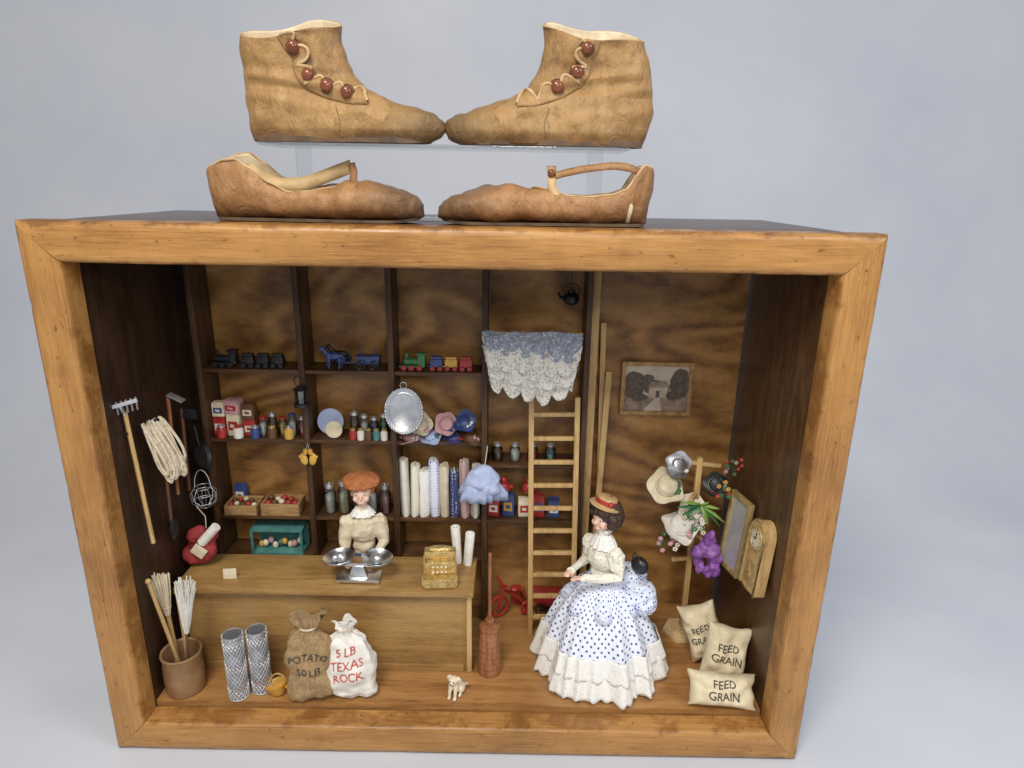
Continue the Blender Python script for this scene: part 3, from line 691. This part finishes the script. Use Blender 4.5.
# ------------------------------------------------------------------ people
def body(e,arms,skin=SKIN):
    b=B(skin).ball((0,0,.135),(.022,.017,.02)).ball((0,0,.16),(.016,.012,.022)).ball((0,-.001,.195),(.021,.014,.022)).tube([(0,0,.2),(0,-.001,.245)],[.009,.0072])
    b.ball((0,-.001,.262),(.0158,.0175,.019)).ball((0,-.007,.2505),(.0105,.0105,.0095)).ball((0,-.0195,.2575),(.0022,.0032,.0038)).ball((0,-.0165,.2475),(.0045,.002,.002))
    for s in (-1,1):
        b.ball((s*.0158,.001,.258),(.0022,.004,.0058)).ball((s*.008,-.0135,.254),(.005,.004,.005))
        b.tube([(s*.011,0,.135),(s*.012,-.002,.075),(s*.012,0,.012)],[.0135,.0095,.0055]).ball((s*.012,-.008,.0055),(.006,.014,.0055))
        el,wr=[Vector((s*p[0],p[1],p[2])) for p in arms]
        b.tube([(s*.017,0,.212),(s*.024,0,.208),el,wr],[.008,.0078,.0058,.0036])
        d=(wr-el).normalized(); sd=Vector((s,0,0)); sd=(sd-d*sd.dot(d)).normalized(); nn=d.cross(sd); nn=nn if nn.z>0 else -nn
        pc=wr+d*.006; b.ball(pc,(.0042,.0055,.0028)); 
        for k,l in enumerate([.009,.011,.0105,.0082]):
            o=pc+d*.004+sd*(-.0036+.0024*k)
            b.tube([o,o+d*l*.55-nn*.0006,o+d*l*.95-nn*.0035],[.0012,.0011,.0009],0,6)
        o=pc-sd*.004; b.tube([o-d*.001,o-sd*.003+d*.004-nn*.001,o-sd*.0028+d*.0085-nn*.003],[.0014,.0013,.001],0,6)
    o=b.obj('body',e,fuse=.00085,it=3)
    for s in (-1,1):
        B(WHITE).ball((s*.0066,-.0152,.2625),(.0028,.0016,.0018),n=8).obj('eye',e)
        B(BROWN).ball((s*.0066,-.0166,.2625),(.0012,.0008,.0013),n=8).obj('iris',e)
        B(DHAIR).tube([(s*.0035,-.0172,.267),(s*.0068,-.0172,.2685),(s*.0102,-.0152,.2672)],.0004,0,5).obj('eyebrow',e)
    B(PINK).ball((0,-.0182,.2475),(.0034,.0011,.0010),n=8).obj('mouth',e)
def curls(e,mt,r=.0185,big=.006,n=90,front=-.25,vol=1.0,low=-.35,top=.42,vox=.0011,it=1,xs=1):
    b=B(mt).ball((0,.002,.266),(r*.98*xs,r*1.0,r*1.02)); c=0
    while c<n:
        v=Vector((random.gauss(0,1),random.gauss(0,1),random.gauss(0,1))).normalized()
        if v.y<front and v.z<top: continue
        if v.z<low-.3: continue
        c+=1; p=Vector((0,.002,.265))+Vector((v.x*r*vol*xs,v.y*r*vol,v.z*r*1.05*vol)); b.ball(p,big*random.uniform(.7,1.1),n=6)
    return b.jitter(.002,150).obj('hair',e,fuse=vox,it=it)
def blouse(e,arms,mt,puff=.012):
    b=B(mt).ball((0,0,.165),(.0185,.0145,.024)).ball((0,-.002,.195),(.0245,.019,.024)).tube([(0,0,.21),(0,-.001,.238)],[.014,.0088])
    for s in (-1,1):
        el,wr=[Vector((s*p[0],p[1],p[2])) for p in arms]
        sh=Vector((s*.025,0,.206)); b.ball(sh,(puff*1.05,puff,puff*1.05)); mid=sh.lerp(el,.5)
        b.tube([sh,mid,el,el.lerp(wr,.5),wr],[puff*.95,puff*.95,puff*.72,.0062,.0052])
        b.ball(wr,(.006,.006,.005))
    b.jitter(.0035,130,2)
    return b.obj('blouse',e,fuse=.0011,it=2)
wa=[(.034,.002,.172),(.013,-.052,.182)]
e=thing('person','lady doll in blue-dotted white gown and straw boater, hands forward','doll',(.220,.138,.0584),(0,0,-52))
e.scale=(1.03,1.03,1.02)
body(e,wa); curls(e,DHAIR,r=.0195,big=.0065,n=110,vol=1.1,front=-.35); blouse(e,wa,FLOR,.0135)
gather=lambda a,t:(.025+.06*t)*math.sin(a*9+math.sin(a*3)*2.0)*(1-.2*t)+.02*math.sin(a*23+2*math.sin(a*5))*t+.05*math.cos(a-math.pi/2)*t
sk=[(.019,.158),(.028,.153),(.040,.143),(.053,.127),(.065,.108),(.075,.086),(.083,.064),(.088,.048),(.090,.030)]
sk=sk[::-1]
o=B(DRESS).lathe(sk,n=220,ruf=lambda a,t:gather(a,1-t)).jitter(.003,50,3).obj('skirt',e,sharp=80)
def hemring(z0,z1,r0,r1,k,nm='lace_hem'):
    pr=[(r0+(r1-r0)*i/8,z0+(z1-z0)*i/8) for i in range(9)]
    o=B(LACE).lathe(pr,n=340,ruf=lambda a,t:gather(a,1)+(.018*math.sin(a*k+2*math.sin(a*4))*t)).obj(nm,e,sharp=80)
    for v in o.data.vertices:
        a=math.atan2(v.co.y,v.co.x); t=(v.co.z-z0)/(z1-z0); v.co.z-=.005*abs(math.sin(a*k/2))*t
    o.modifiers.new('t','SOLIDIFY').thickness=.0008
hemring(.066,.036,.0860,.0955,30); hemring(.042,.007,.0915,.1025,36)
B(WHITE).lathe([(.085,.04),(.094,.0008)],n=120,ruf=lambda a,t:gather(a,1)).obj('petticoat',e)
B(PRINT).lathe([(.058,.118),(.052,.130),(.039,.144),(.024,.156),(.0175,.162)],n=120,ruf=lambda a,t:.12*math.sin(a*7)*(1-t)).obj('overskirt',e,sharp=80).modifiers.new('t','SOLIDIFY').thickness=.001
b=B(PRINT)
for (x,y,zz,r) in [(-.018,.046,.145,.024),(.022,.044,.150,.027),(.048,.030,.146,.022),(0,.055,.135,.024),(-.026,.058,.116,.018),(.034,.058,.120,.024),(.056,.036,.126,.020),(0,.035,.16,.014),(.036,.022,.134,.020)]: b.ball((x,y,zz),(r,r*.8,r*.8))
b.jitter(.010,50,3).jitter(.004,120,3).obj('bustle_bow',e,fuse=.0015,it=1)
B(PRINT).lathe([(.0195,.153),(.021,.157),(.0195,.166)],n=40).obj('waist_sash',e)
B(LACE).lathe([(.0095,.237),(.012,.24),(.010,.243)],n=60,ruf=lambda a,t:.1*math.sin(a*12)).lathe([(.011,.234),(.017,.226),(.0225,.214)],n=80,ruf=lambda a,t:.07*math.sin(a*14)*t,sy=.85).obj('collar',e,sharp=80)
B(BLACK).ball((.040,.040,.183),(.015,.011,.014)).tube([(.030,.034,.192),(.036,.03,.209),(.044,.036,.192)],.0015).obj('purse',e,fuse=.001)
B(mat('straw',(.60,.40,.18),(.42,.25,.1),.8,150,.8,bs=500)).lathe([(1e-5,.012),(.014,.012),(.0155,.0105),(.016,.002),(.023,.0),(.0245,-.001),(.0245,-.0025),(.016,-.001)],n=50).obj('straw_hat',e,(0,.0,.283),(-14,6,0),sharp=50)
B(RED).lathe([(.0162,.002),(.0168,.0025),(.0166,.008),(.0158,.0085)],n=50).ball((.015,-.008,.006),(.004,.004,.004)).obj('hat_ribbon',e,(0,.0,.283),(-14,6,0))
wa2=[(.032,-.008,.172),(.022,-.05,.168)]
e=thing('person','shopkeeper doll with puffy auburn hair and cream blouse behind counter','doll',(-.172,.212,.0584),(0,0,6))
e.scale=(1.02,1.02,1.02)
body(e,wa2); blouse(e,wa2,CREAM,.013)
b=B(AHAIR).ball((0,.003,.279),(.031,.025,.0135)).ball((0,.007,.266),(.0215,.019,.018)).ball((0,.0,.275),(.029,.0235,.008))
b.jitter(.003,60,1).jitter(.0008,220,1).obj('hair',e,fuse=.0012,it=4)
B(BLUE).lathe([(.034,.004),(.033,.08),(.028,.12),(.0195,.155)],n=60,ruf=lambda a,t:.05*math.sin(a*10)*(1-t),sy=.75).obj('skirt',e)
B(LACE).lathe([(.0095,.236),(.014,.230),(.020,.221)],n=80,ruf=lambda a,t:.07*math.sin(a*12)*t,sy=.8).obj('collar',e,sharp=80)
# ------------------------------------------------------------------ sacks
def sack(label,loc,rot,w,d,h,mt,lines,ink,size,z0,gap,seed,corner=False):
    e=thing('sack',label,'sack',loc,rot)
    n=64; k=48; V=[];F=[]
    wx=[(0,.74),(.06,.95),(.2,1.0),(.5,.97),(.7,.86),(.79,.55),(.835,.34),(.86,.33),(.92,.55),(1,.72)] if not corner else [(0,.74),(.06,.97),(.3,1),(.6,.92),(.8,.78),(.88,.45),(.915,.28),(.94,.3),(1,.5)]
    wy=[(0,.6),(.08,.95),(.3,1.0),(.6,.8),(.75,.55),(.835,.38),(.86,.36),(.93,.42),(1,.44)]
    for i in range(k+1):
        t=i/k
        for j in range(n):
            a=2*math.pi*j/n; c,s_=math.cos(a),math.sin(a); ex=.7 if t<.75 else 1
            fold=1+(.18*math.sin(a*7+seed) if t>.74 else .05*math.sin(a*7+seed)*t**3*2)
            V.append((w/2*interp(t,wx)*math.copysign(abs(c)**ex,c)*fold,d/2*interp(t,wy)*math.copysign(abs(s_)**ex,s_)*fold,t*h+(.006*math.sin(a*3+seed)*(t>.93))))
    for i in range(k):
        for j in range(n): F.append([i*n+j,i*n+(j+1)%n,(i+1)*n+(j+1)%n,(i+1)*n+j])
    F+=[list(range(n))[::-1]]; F+=[[k*n+j for j in range(n)]]
    b=B(mt).add(V,F).jitter(.008,28,seed).jitter(.003,70,seed).jitter(.001,150,seed)
    for v in b.bm.verts: v.co.z=max(v.co.z,0)
    o=b.obj('sack_body',e,sharp=80)
    tz=(.848 if not corner else .918)*h
    B(ROPE).ring((0,0,tz),w/2*.33,.0016,sy=d/w*1.2).obj('tie_cord',e)
    lettering(lines,size,ink,o,z0,gap)
sack('brown burlap potato sack tied at the neck on floor',(-.224,.055,.0590),(0,0,5),.07,.045,.142,BURL,['POTATO','50 LB'],INK,.0155,.072,.02,1.0)
sack('white cloth sack with red printing tied at top',(-.160,.055,.0605),(-4,-6,0),.073,.042,.122,WHITE,['5 LB','TEXAS','ROCK'],REDINK,.0175,.075,.019,4.0,True)
def pillow(label,loc,rot,w,h,t,lines,seed,size=.017):
    e=thing('feed_sack',label,'sack',loc,rot,group='cream feed sacks')
    N=44; V=[];F=[]
    for sgn in (-1,1):
        for i in range(N+1):
            for j in range(N+1):
                u,v=-1+2*j/N,-1+2*i/N
                th=t/2*((1-u**4)*(1-v**4))**.55
                x=w/2*u*(1-.10*(1-v*v)*abs(u)+.07*noise.noise((v*2,seed,u))); zz=h/2*v*(1-.10*(1-u*u)*abs(v)+.07*noise.noise((u*2,seed,v)))
                q=(1-u**6)*(1-v**6)
                th+=(.008*noise.noise((x*28+seed,zz*28,sgn))+.004*noise.noise((x*80+seed,zz*80,sgn)))*q
                V.append((x,sgn*th,zz))
    off=(N+1)**2
    for s in (0,1):
        for i in range(N):
            for j in range(N): a=s*off+i*(N+1)+j; F.append([a,a+1,a+N+2,a+N+1])
    b=B(FEEDC).add(V,F); bmesh.ops.remove_doubles(b.bm,verts=b.bm.verts[:],dist=.0002)
    o=b.obj('sack_body',e,sharp=80)
    lettering(lines,size,INK,o,.006*(len(lines)-1)-.003,.017)
pillow('cream feed sack leaning at the back of the pile',(.395,.15,.112),(-18,-22,-12),.062,.095,.036,['FEED','GRAIN'],1,.014)
pillow('cream feed sack standing against the pile with dark lettering',(.418,.102,.110),(-24,9,-10),.070,.088,.036,['FEED','GRAIN'],5,.0165)
pillow('cream feed sack lying on its side at the front',(.399,.050,.084),(-34,2,-4),.104,.052,.038,['FEED','GRAIN'],9,.0165)
# ------------------------------------------------------------------ floor things
def wire(x,y,h,label):
    e=thing('wire_roll',label,'wire roll',(x,y,.0586),group='rolls of chicken wire')
    b=B(ALU); n=16; r=.0145
    for d in (-1,1):
        for k in range(n):
            b.tube([(r*math.cos(2*math.pi*k/n+d*t*.42),r*math.sin(2*math.pi*k/n+d*t*.42),h*t/12) for t in range(13)],.0009,0,4)
    for k in range(2): b.ring((0,0,.001+k*(h-.002)),r,.001,n=24)
    b.obj('wire_mesh',e)
    B(ALU).lathe([(.0115,.0005),(.0115,h-.001)],n=24).obj('inner_coil',e)
wire(-.336,.050,.110,'roll of silver chicken wire standing on floor by sacks'); wire(-.306,.064,.108,'second silver wire roll standing behind the first')
e=thing('coal_scuttle','small yellow brass scuttle with handle on floor','scuttle',(-.276,.055,.0586))
B(YEL).lathe([(1e-5,0),(.007,0),(.010,.003),(.013,.014),(.015,.018),(.0135,.016),(.009,.004),(1e-5,.003)],rot=(0,-16,0),sx=1.15).tube([(.012,0,.012),(.019,0,.018),(.021,0,.022)],[.004,.0035,.004]).obj('pan',e)
B(BRASS).tube([(.013*math.cos(R(a)),0,.018+.018*math.sin(R(a))) for a in range(0,181,15)],.0013).obj('handle',e)
e=thing('crock','brown stoneware crock holding brooms in the corner','crock',(-.424,.064,.0586))
B(CROCK).lathe([(1e-5,0),(.026,0),(.028,.003),(.029,.03),(.028,.062),(.030,.066),(.029,.069),(.0262,.067),(.0262,.01),(1e-5,.006)]).obj('crock_body',e)
e=thing('broom','straw broom with wooden handle standing in crock','broom',(-.431,.066,.068),(-4,-5,0))
B(PALEW).tube([(0,0,0),(0,0,.13)],.0036).obj('handle',e)
b=B(CREAM)
for i in range(60):
    a,q=random.uniform(-1,1),random.uniform(-1,1); b.tube([(a*.003,q*.003,.115),(a*.010,q*.004,.15),(a*.014,q*.005,.178+.006*random.random())],.0011,0,4)
b.obj('bristles',e); B(CREAM).ring((0,0,.128),.006,.0012).obj('binding',e)
e=thing('feather_duster','white feather duster standing tall in the crock','duster',(-.416,.058,.068),(2,6,0))
B(BROWN).tube([(0,0,0),(0,0,.13)],.0022).obj('handle',e)
b=B(WHITE)
for i in range(90):
    a=random.uniform(0,6.28); l=random.uniform(.3,1); x,y=math.cos(a)*l,math.sin(a)*l; tp=.184+random.uniform(-.01,.008)
    b.tube([(x*.002,y*.002,.098),(x*.005,y*.005,.115),(x*.009,y*.009,.150),(x*.016,y*.013,tp)],[.0012,.0018,.0020,.0010],0,4)
b.obj('feathers',e)
for (dx,a,l,mt) in [(.008,3,.17,PALEW),(-.012,-6,.19,PALEW)]:
    tag(B(mt).tube([(0,0,0),(0,0,l)],.003).ball((0,0,l),.0042).obj('walking_stick',None,(-.422+dx*.5,.07,.068),(6,a,0)),'slim wooden stick standing in the crock','stick')
e=thing('butter_churn','reddish wooden butter churn with tall dasher beside counter','churn',(.044,.112,.0586))
pr=[(1e-5,0),(.0185,0),(.019,.002)]
for i in range(1,8): pr+=[(.0190-.0005*i,.0105*i-.001),(.0182-.0005*i,.0105*i),(.0190-.0005*i,.0105*i+.001)]
pr+=[(.0145,.080),(.0165,.082),(.016,.086),(.006,.09),(1e-5,.09)]
B(REDW).lathe(pr).obj('churn_body',e); B(REDW).tube([(0,0,.088),(0,0,.215)],.0026).obj('dasher',e); B(REDW).cyl((0,0,.09),.007,.008).obj('lid',e)
b=B(mat('white_fur',(.84,.74,.56),(.66,.54,.37),.8,70,.5))
b.ball((0,.003,.011),(.0078,.010,.010)).ball((0,-.004,.017),(.006,.006,.009)).ball((0,-.008,.028),(.0066,.0062,.006)).ball((0,-.0135,.0265),(.003,.003,.0024))
for s in (-1,1):
    b.tube([(s*.0045,-.006,.032),(s*.008,-.006,.030),(s*.0085,-.006,.025)],[.0026,.0022,.0012]).tube([(s*.0035,-.008,.017),(s*.004,-.011,.009),(s*.004,-.012,.0015)],[.003,.0024,.0022]).ball((s*.004,-.0135,.0018),(.0024,.0034,.0017)).ball((s*.007,.004,.007),(.0045,.008,.0068)).ball((s*.0075,-.004,.0018),(.0022,.004,.0018))
b.tube([(0,.012,.004),(.008,.015,.005),(.013,.010,.011),(.014,.006,.015)],[.0025,.002,.0018,.0012])
e=tag(b.obj('puppy_figurine',None,(-.006,.062,.0586),(0,0,-18),fuse=.0008,it=2),'tiny cream seated puppy figurine on the floor','figurine')
e.scale=(1.15,1.15,1.1)
for s in (-1,1): B(BLACK).ball((s*.0026,-.0139,.0292),.0009,n=6).obj('eye',e)
B(BLACK).ball((0,-.0163,.0268),.0011,n=6).obj('nose',e)
e=thing('toy_tricycle','small red metal tricycle parked under the shelf','toy',(.078,.262,.0586),(0,0,30))
e.scale=(1.45,1.45,1.6)
for (x,y,r) in [(-.018,0,.014),(.016,-.012,.009),(.016,.012,.009)]:
    b=B(RED,RED).ring((0,0,0),r-.0015,.0018,1,rot=(90,0,0))
    for a in range(0,180,45): b.box((0,0,0),(2*r-.004,.0008,.0008),rot=(0,a,0),bev=0)
    b.obj('wheel',e,(x,y,r+.0005))
B(RED).tube([(-.018,0,.018),(-.014,0,.036),(0,0,.026),(.016,0,.012)],.0024).tube([(.016,-.012,.0095),(.016,.012,.0095)],.0016).tube([(-.013,-.013,.045),(-.0135,0,.041),(-.013,.013,.045)],.0018).tube([(-.014,0,.034),(-.0135,0,.042)],.0018).obj('bike_frame',e)
B(RED).ball((.006,0,.031),(.008,.006,.0035)).obj('seat',e)
e=thing('toy_cart','small red toy cart with spoked wheels behind ladder','toy',(.150,.268,.0586))
e.scale=(1.1,1.1,1.5)
B(RED).box((0,0,.022),(.05,.026,.016),taper=1.15).tube([(-.025,0,.014),(-.04,0,.02),(-.046,-.002,.034)],.0012).obj('cart_body',e)
for x in (-.016,.016):
    for y in (-.0165,.0165): B(BLACK).ring((0,0,0),.0085,.0014,rot=(90,0,0)).box((0,0,0),(.016,.001,.001)).box((0,0,0),(.001,.001,.016)).obj('wheel',e,(x,y,.0102))
# ------------------------------------------------------------------ left wall tools
e=thing('garden_rake','long handled steel rake hung on the dark side wall','rake',(-.44,.065,.31),(0,-3,0))
B(PALEW).tube([(0,0,0),(0,0,.2)],.003).obj('handle',e)
b=B(ALU).tube([(0,0,.195),(0,-.006,.208),(0,-.008,.212)],.0025).box((0,-.009,.213),(.046,.004,.005),rot=(0,-10,20))
for i in range(8): b.box((-.02+i*.0057,-.009-.02*.34+.00195*i,.2055+.001*i),(.0016,.0016,.018),bev=0)
b.obj('rake_head',e)
B(IRON).tube([(-.012,0,.17),(0,-.004,.17)],.0015).obj('hook',e)
e=thing('rope_hank','thick hank of cream rope looped over a wall peg','rope',(-.440,.100,.484),(0,-12,0))
b=B(ROPE)
for i in range(24):
    o=(i-12)*.0007; L_=.036+.011*random.random(); w_=.003+.005*random.random(); q=random.uniform(-.004,.004)
    b.tube([(o*.9+.006+w_*math.sin(a/16*2*math.pi)*(1+.8*math.cos(a/16*6.28+3.1))+.006*(1-math.cos(a/16*6.28))*.5,o*1.1+q-.004*math.sin(a/16*6.28+i),-L_+L_*math.cos(a/16*2*math.pi)) for a in range(16)],.0021,0,6,True)
b.obj('rope_loops',e); B(IRON).tube([(-.016,0,-.003),(.014,0,.0)],.0025).obj('peg',e)
for (y,z0,z1,nm,lb) in [(.16,.34,.50,'hoe','slim hoe hung on the dark side wall'),(.195,.33,.47,'axe','small axe hung on the dark side wall'),(.13,.31,.47,'shovel','long handled shovel hung on the side wall')]:
    e=thing(nm,lb,'tool',(-.447,y,z0),(0,2,0))
    B(BROWN if nm!='hoe' else REDW).tube([(0,0,0),(0,0,z1-z0)],.0025).obj('handle',e)
    if nm=='axe': B(IRON,RED).box((.010,0,z1-z0-.008),(.026,.004,.016),taper=.8).obj('axe_head',e)
    elif nm=='hoe': B(ALU).box((.012,0,z1-z0),(.024,.014,.002),rot=(0,25,0)).obj('hoe_blade',e)
    else: B(IRON).ball((.004,0,-.014),(.003,.013,.018)).obj('shovel_blade',e)
e=thing('wire_basket','silver wire egg basket hanging over the counter end','basket',(-.425,.195,.30))
b=B(ALU)
for k in range(10):
    a=k/10*2*math.pi; b.tube([(.006*math.cos(a),.006*math.sin(a),0),(.018*math.cos(a),.018*math.sin(a),.010),(.020*math.cos(a),.020*math.sin(a),.026),(.013*math.cos(a),.013*math.sin(a),.036)],.0006,0,4)
for z_,r_ in ((.001,.006),(.012,.0185),(.026,.02),(.036,.013)): b.ring((0,0,z_),r_,.0007)
b.obj('basket_wires',e)
B(ALU).tube([(.013*math.cos(R(a)),0,.036+.03*math.sin(R(a))) for a in range(0,181,15)],.0009).obj('handle',e)
e=thing('frying_pan','black iron frying pan hanging over the counter end','pan',(-.432,.215,.38))
B(IRON).lathe([(1e-5,0),(.018,0),(.022,.006),(.021,.006),(.0175,.001),(1e-5,.001)],rot=(0,75,0)).tube([(-.0,0,.02),(-.004,0,.055)],.0018).obj('pan_body',e)
e=thing('cloth_bundle','dark red cloth bundle with rolled white paper at counter end','bundle',(-.420,.165,.250),(0,14,0))
B(DRED).ball((0,0,-.006),(.024,.014,.028)).ball((-.010,0,.012),(.016,.012,.02)).ball((-.014,-.002,-.022),(.016,.012,.014)).ball((.010,0,.010),(.012,.011,.020)).jitter(.006,55).jitter(.002,140).obj('cloth',e,fuse=.0013,it=1)
B(WHITE).cyl((.0,-.010,.008),.0075,.040,rot=(0,28,0)).obj('rolled_paper',e)
B(CREAM).box((.0,-.0165,-.004),(.022,.002,.018),rot=(0,25,0)).obj('paper_tag',e)
B(ROPE).tube([(0,0,.03),(-.004,0,.05),(-.02,0,.064)],.0008).obj('cord',e)
# ------------------------------------------------------------------ coat tree & hats
e=thing('coat_tree','pale wooden coat tree with crossbar holding hats','coat tree',(.380,.215,.0586))
B(PALEW).box((0,0,.17),(.009,.009,.33),bev=.001).obj('post',e)
B(BASEW).cyl((0,0,0),.034,.007,n=6).cyl((0,0,.007),.018,.007,n=6).obj('base',e)
for z_,a in [(.325,0),(.27,60),(.2,-50),(.15,20)]: B(PALEW).box((0,0,z_),(.07,.006,.006),rot=(0,6,a)).obj('peg',e)
hat('doll_hat','silver grey flat hat at the top of the coat tree',(.343,.207,.383),(68,0,15),.022,PEWT,WHITE)
hat('doll_hat','cream straw hat with green trim hung on the coat tree',(.326,.205,.345),(45,-12,20),.030,CREAM,CREAM,fl=GREEN,ch=.6)
hat('doll_hat','white hat trimmed with pink flowers low on the coat tree',(.350,.190,.280),(30,10,0),.030,WHITE,WHITE,ch=.6,fl=PINK)
hat('doll_hat','cream hat tucked behind the green plume',(.372,.205,.310),(62,14,0),.024,FLOR,CREAM)
hat('doll_hat','dark navy hat high on the coat tree',(.408,.207,.350),(64,-20,0),.020,IRON,CREAM)
e=thing('hat_plume','long green feather plume across the coat tree','feather',(.382,.190,.322))
b=B(GREEN,mat('leaf_green',(.36,.52,.14),(.18,.34,.07),.5,60))
for i,(a,l) in enumerate([(10,.032),(155,.042),(-38,.044),(140,.03),(-25,.046),(195,.030),(60,.020),(-60,.030),(170,.040)]):
    dx,dz=math.cos(R(a)),math.sin(R(a))
    P_=[(dx*l*t,-.008*math.sin(t*3),dz*l*t-.012*t*t) for t in (0,.25,.5,.75,1)]
    b.tube(P_,[.0012,.0045,.0058,.004,.0006],(i+1)%3>0,8,flat=.35)
b.obj('feather_blades',e)
def flowers(loc,mt,n,label,s=1):
    e=thing('flower_spray',label,'flowers',loc)
    b=B(*mt)
    for i in range(n):
        c=Vector((random.uniform(-.018,.018),random.uniform(-.006,.006),random.uniform(-.015,.018)))*s; k=i%len(mt)
        for j in range(5): b.ball(c+Vector((.0026*math.cos(j*1.257),-.001,.0026*math.sin(j*1.257)))*s,(.0020*s,.001*s,.0020*s),k,n=6)
        b.ball(c+Vector((0,-.001,0)),.0012*s,(k+1)%len(mt),n=6)
        b.tube([c+Vector((0,.001,0)),(c*.3+Vector((0,.006,-.01)))],.0004,len(mt)-1,4)
    b.obj('petals',e)
flowers((.335,.180,.262),(PINK,WHITE,GREEN),16,'sprig of white and pink flowers on the coat tree')
flowers((.372,.180,.290),(WHITE,CREAM,GREEN),16,'white blossoms pinned below the green plume')
flowers((.418,.195,.345),(RED,YEL,GREEN),10,'red and yellow flowers beside the coat tree',.9)
e=thing('silk_scarf','crumpled purple silk scarf hanging from coat tree','scarf',(.403,.190,.226))
b=B(PURP)
for (x,y,zz,rx,rz) in [(0,0,.012,.015,.018),(.009,0,-.005,.013,.022),(-.011,.002,-.012,.012,.022),(.005,-.004,-.024,.014,.016),(0,0,.03,.008,.012),(-.014,0,.008,.008,.014)]: b.ball((x,y,zz),(rx,.008,rz))
b.jitter(.012,50,2).jitter(.006,110,2).obj('cloth',e,fuse=.0013,it=1)
flowers((.437,.215,.378),(RED,PINK,GREEN),10,'bunch of small red flowers hung on the side wall',.8)
# mirror & clock
e=thing('wall_mirror','gilt framed narrow mirror leaning on the side wall','mirror',(.440,.180,.276),(0,5,11))
b=B(GOLD)
for s in (-1,1): b.box((0,s*.026,0),(.008,.007,.13))
for s in (-1,1): b.box((0,0,s*.0615),(.008,.0446,.007))
b.obj('frame',e); B(mat('mirror_reflection_grey',(.62,.62,.63),(.45,.45,.47),.22,20,.05,.3)).box((.001,0,0),(.003,.045,.116),bev=0).obj('mirror_glass',e)  # pale grey of the glass stands in for its reflection
e=thing('wall_clock','arched golden wooden clock with round dial on the side wall','clock',(.444,.088,.292),(0,4,5))
e.scale=(1,.86,.92)
ol=[(-.025,-.062),(.025,-.062)]+[(.025*math.cos(R(a)),.034+.028*math.sin(R(a))) for a in range(0,181,15)]
V=[(x_,y_,z_) for x_ in (-.009,.009) for (y_,z_) in ol]; k=len(ol)
F=[list(range(k)),[k+i for i in range(k)][::-1]]+[[i,(i+1)%k,k+(i+1)%k,k+i] for i in range(k)]
B(PALEW).add(V,F).obj('clock_case',e,sharp=25)
V2=[(-.0095,y_*1.0,z_) for (y_,z_) in ol]; B(GOLD).tube(V2,.0022,0,6,True).ring((-.0100,0,.030),.0185,.002,rot=(0,90,0)).obj('bezel',e)
B(CREAM).cyl((-.009,0,.030),.0175,.0015,rot=(0,-90,0)).obj('dial',e)
b=B(BLACK).box((-.0112,0,.035),(.0008,.0012,.012),bev=0).box((-.0112,.004,.030),(.0008,.009,.0012),bev=0)
for i in range(12): b.box((-.0109,.0145*math.sin(i*math.pi/6),.030+.0145*math.cos(i*math.pi/6)),(.0006,.0008,.0022),bev=0,rot=(-i*30,0,0))
b.obj('clock_hand',e)
B(GOLD).box((-.0092,0,-.03),(.002,.034,.04),bev=.0005).obj('lower_panel',e); B(BRASS).ball((-.0108,0,-.036),(.0015,.006,.006)).tube([(-.0108,0,-.014),(-.0108,0,-.034)],.0008).obj('pendulum',e)
# ------------------------------------------------------------------ lights, world, camera
w=bpy.data.worlds.new('World'); S.world=w; w.use_nodes=True
bg=w.node_tree.nodes['Background']; bg.inputs[0].default_value=(.88,.91,.98,1); bg.inputs[1].default_value=.38
def area(loc,tgt,size,energy,col):
    l=bpy.data.lights.new('softbox','AREA'); l.size=size; l.energy=energy; l.color=col
    o=bpy.data.objects.new('softbox',l); COL.objects.link(o); o.location=loc
    o.rotation_euler=(Vector(tgt)-Vector(loc)).to_track_quat('-Z','Y').to_euler()
area((-.4,-1.2,2.2),(0,.15,.5),.7,35,(1,.96,.89))
area((1.5,-.9,1.8),(.6,.6,.1),.8,16,(.82,.88,1))
area((.3,-1.7,1.4),(.05,.2,.18),.4,9,(1,.93,.82))
cd=bpy.data.cameras.new('Camera'); cam=bpy.data.objects.new('Camera',cd); COL.objects.link(cam); S.camera=cam
cd.lens=23.1; cd.sensor_width=36; cd.clip_start=.01; cd.clip_end=50
cam.matrix_world=Matrix.Translation((.073,-.7725,.813))@Matrix.Rotation(R(73.1),4,'X')@Matrix.Rotation(R(.96),4,'Z')
S.view_settings.view_transform='Standard'; S.view_settings.look='None'; S.view_settings.exposure=0
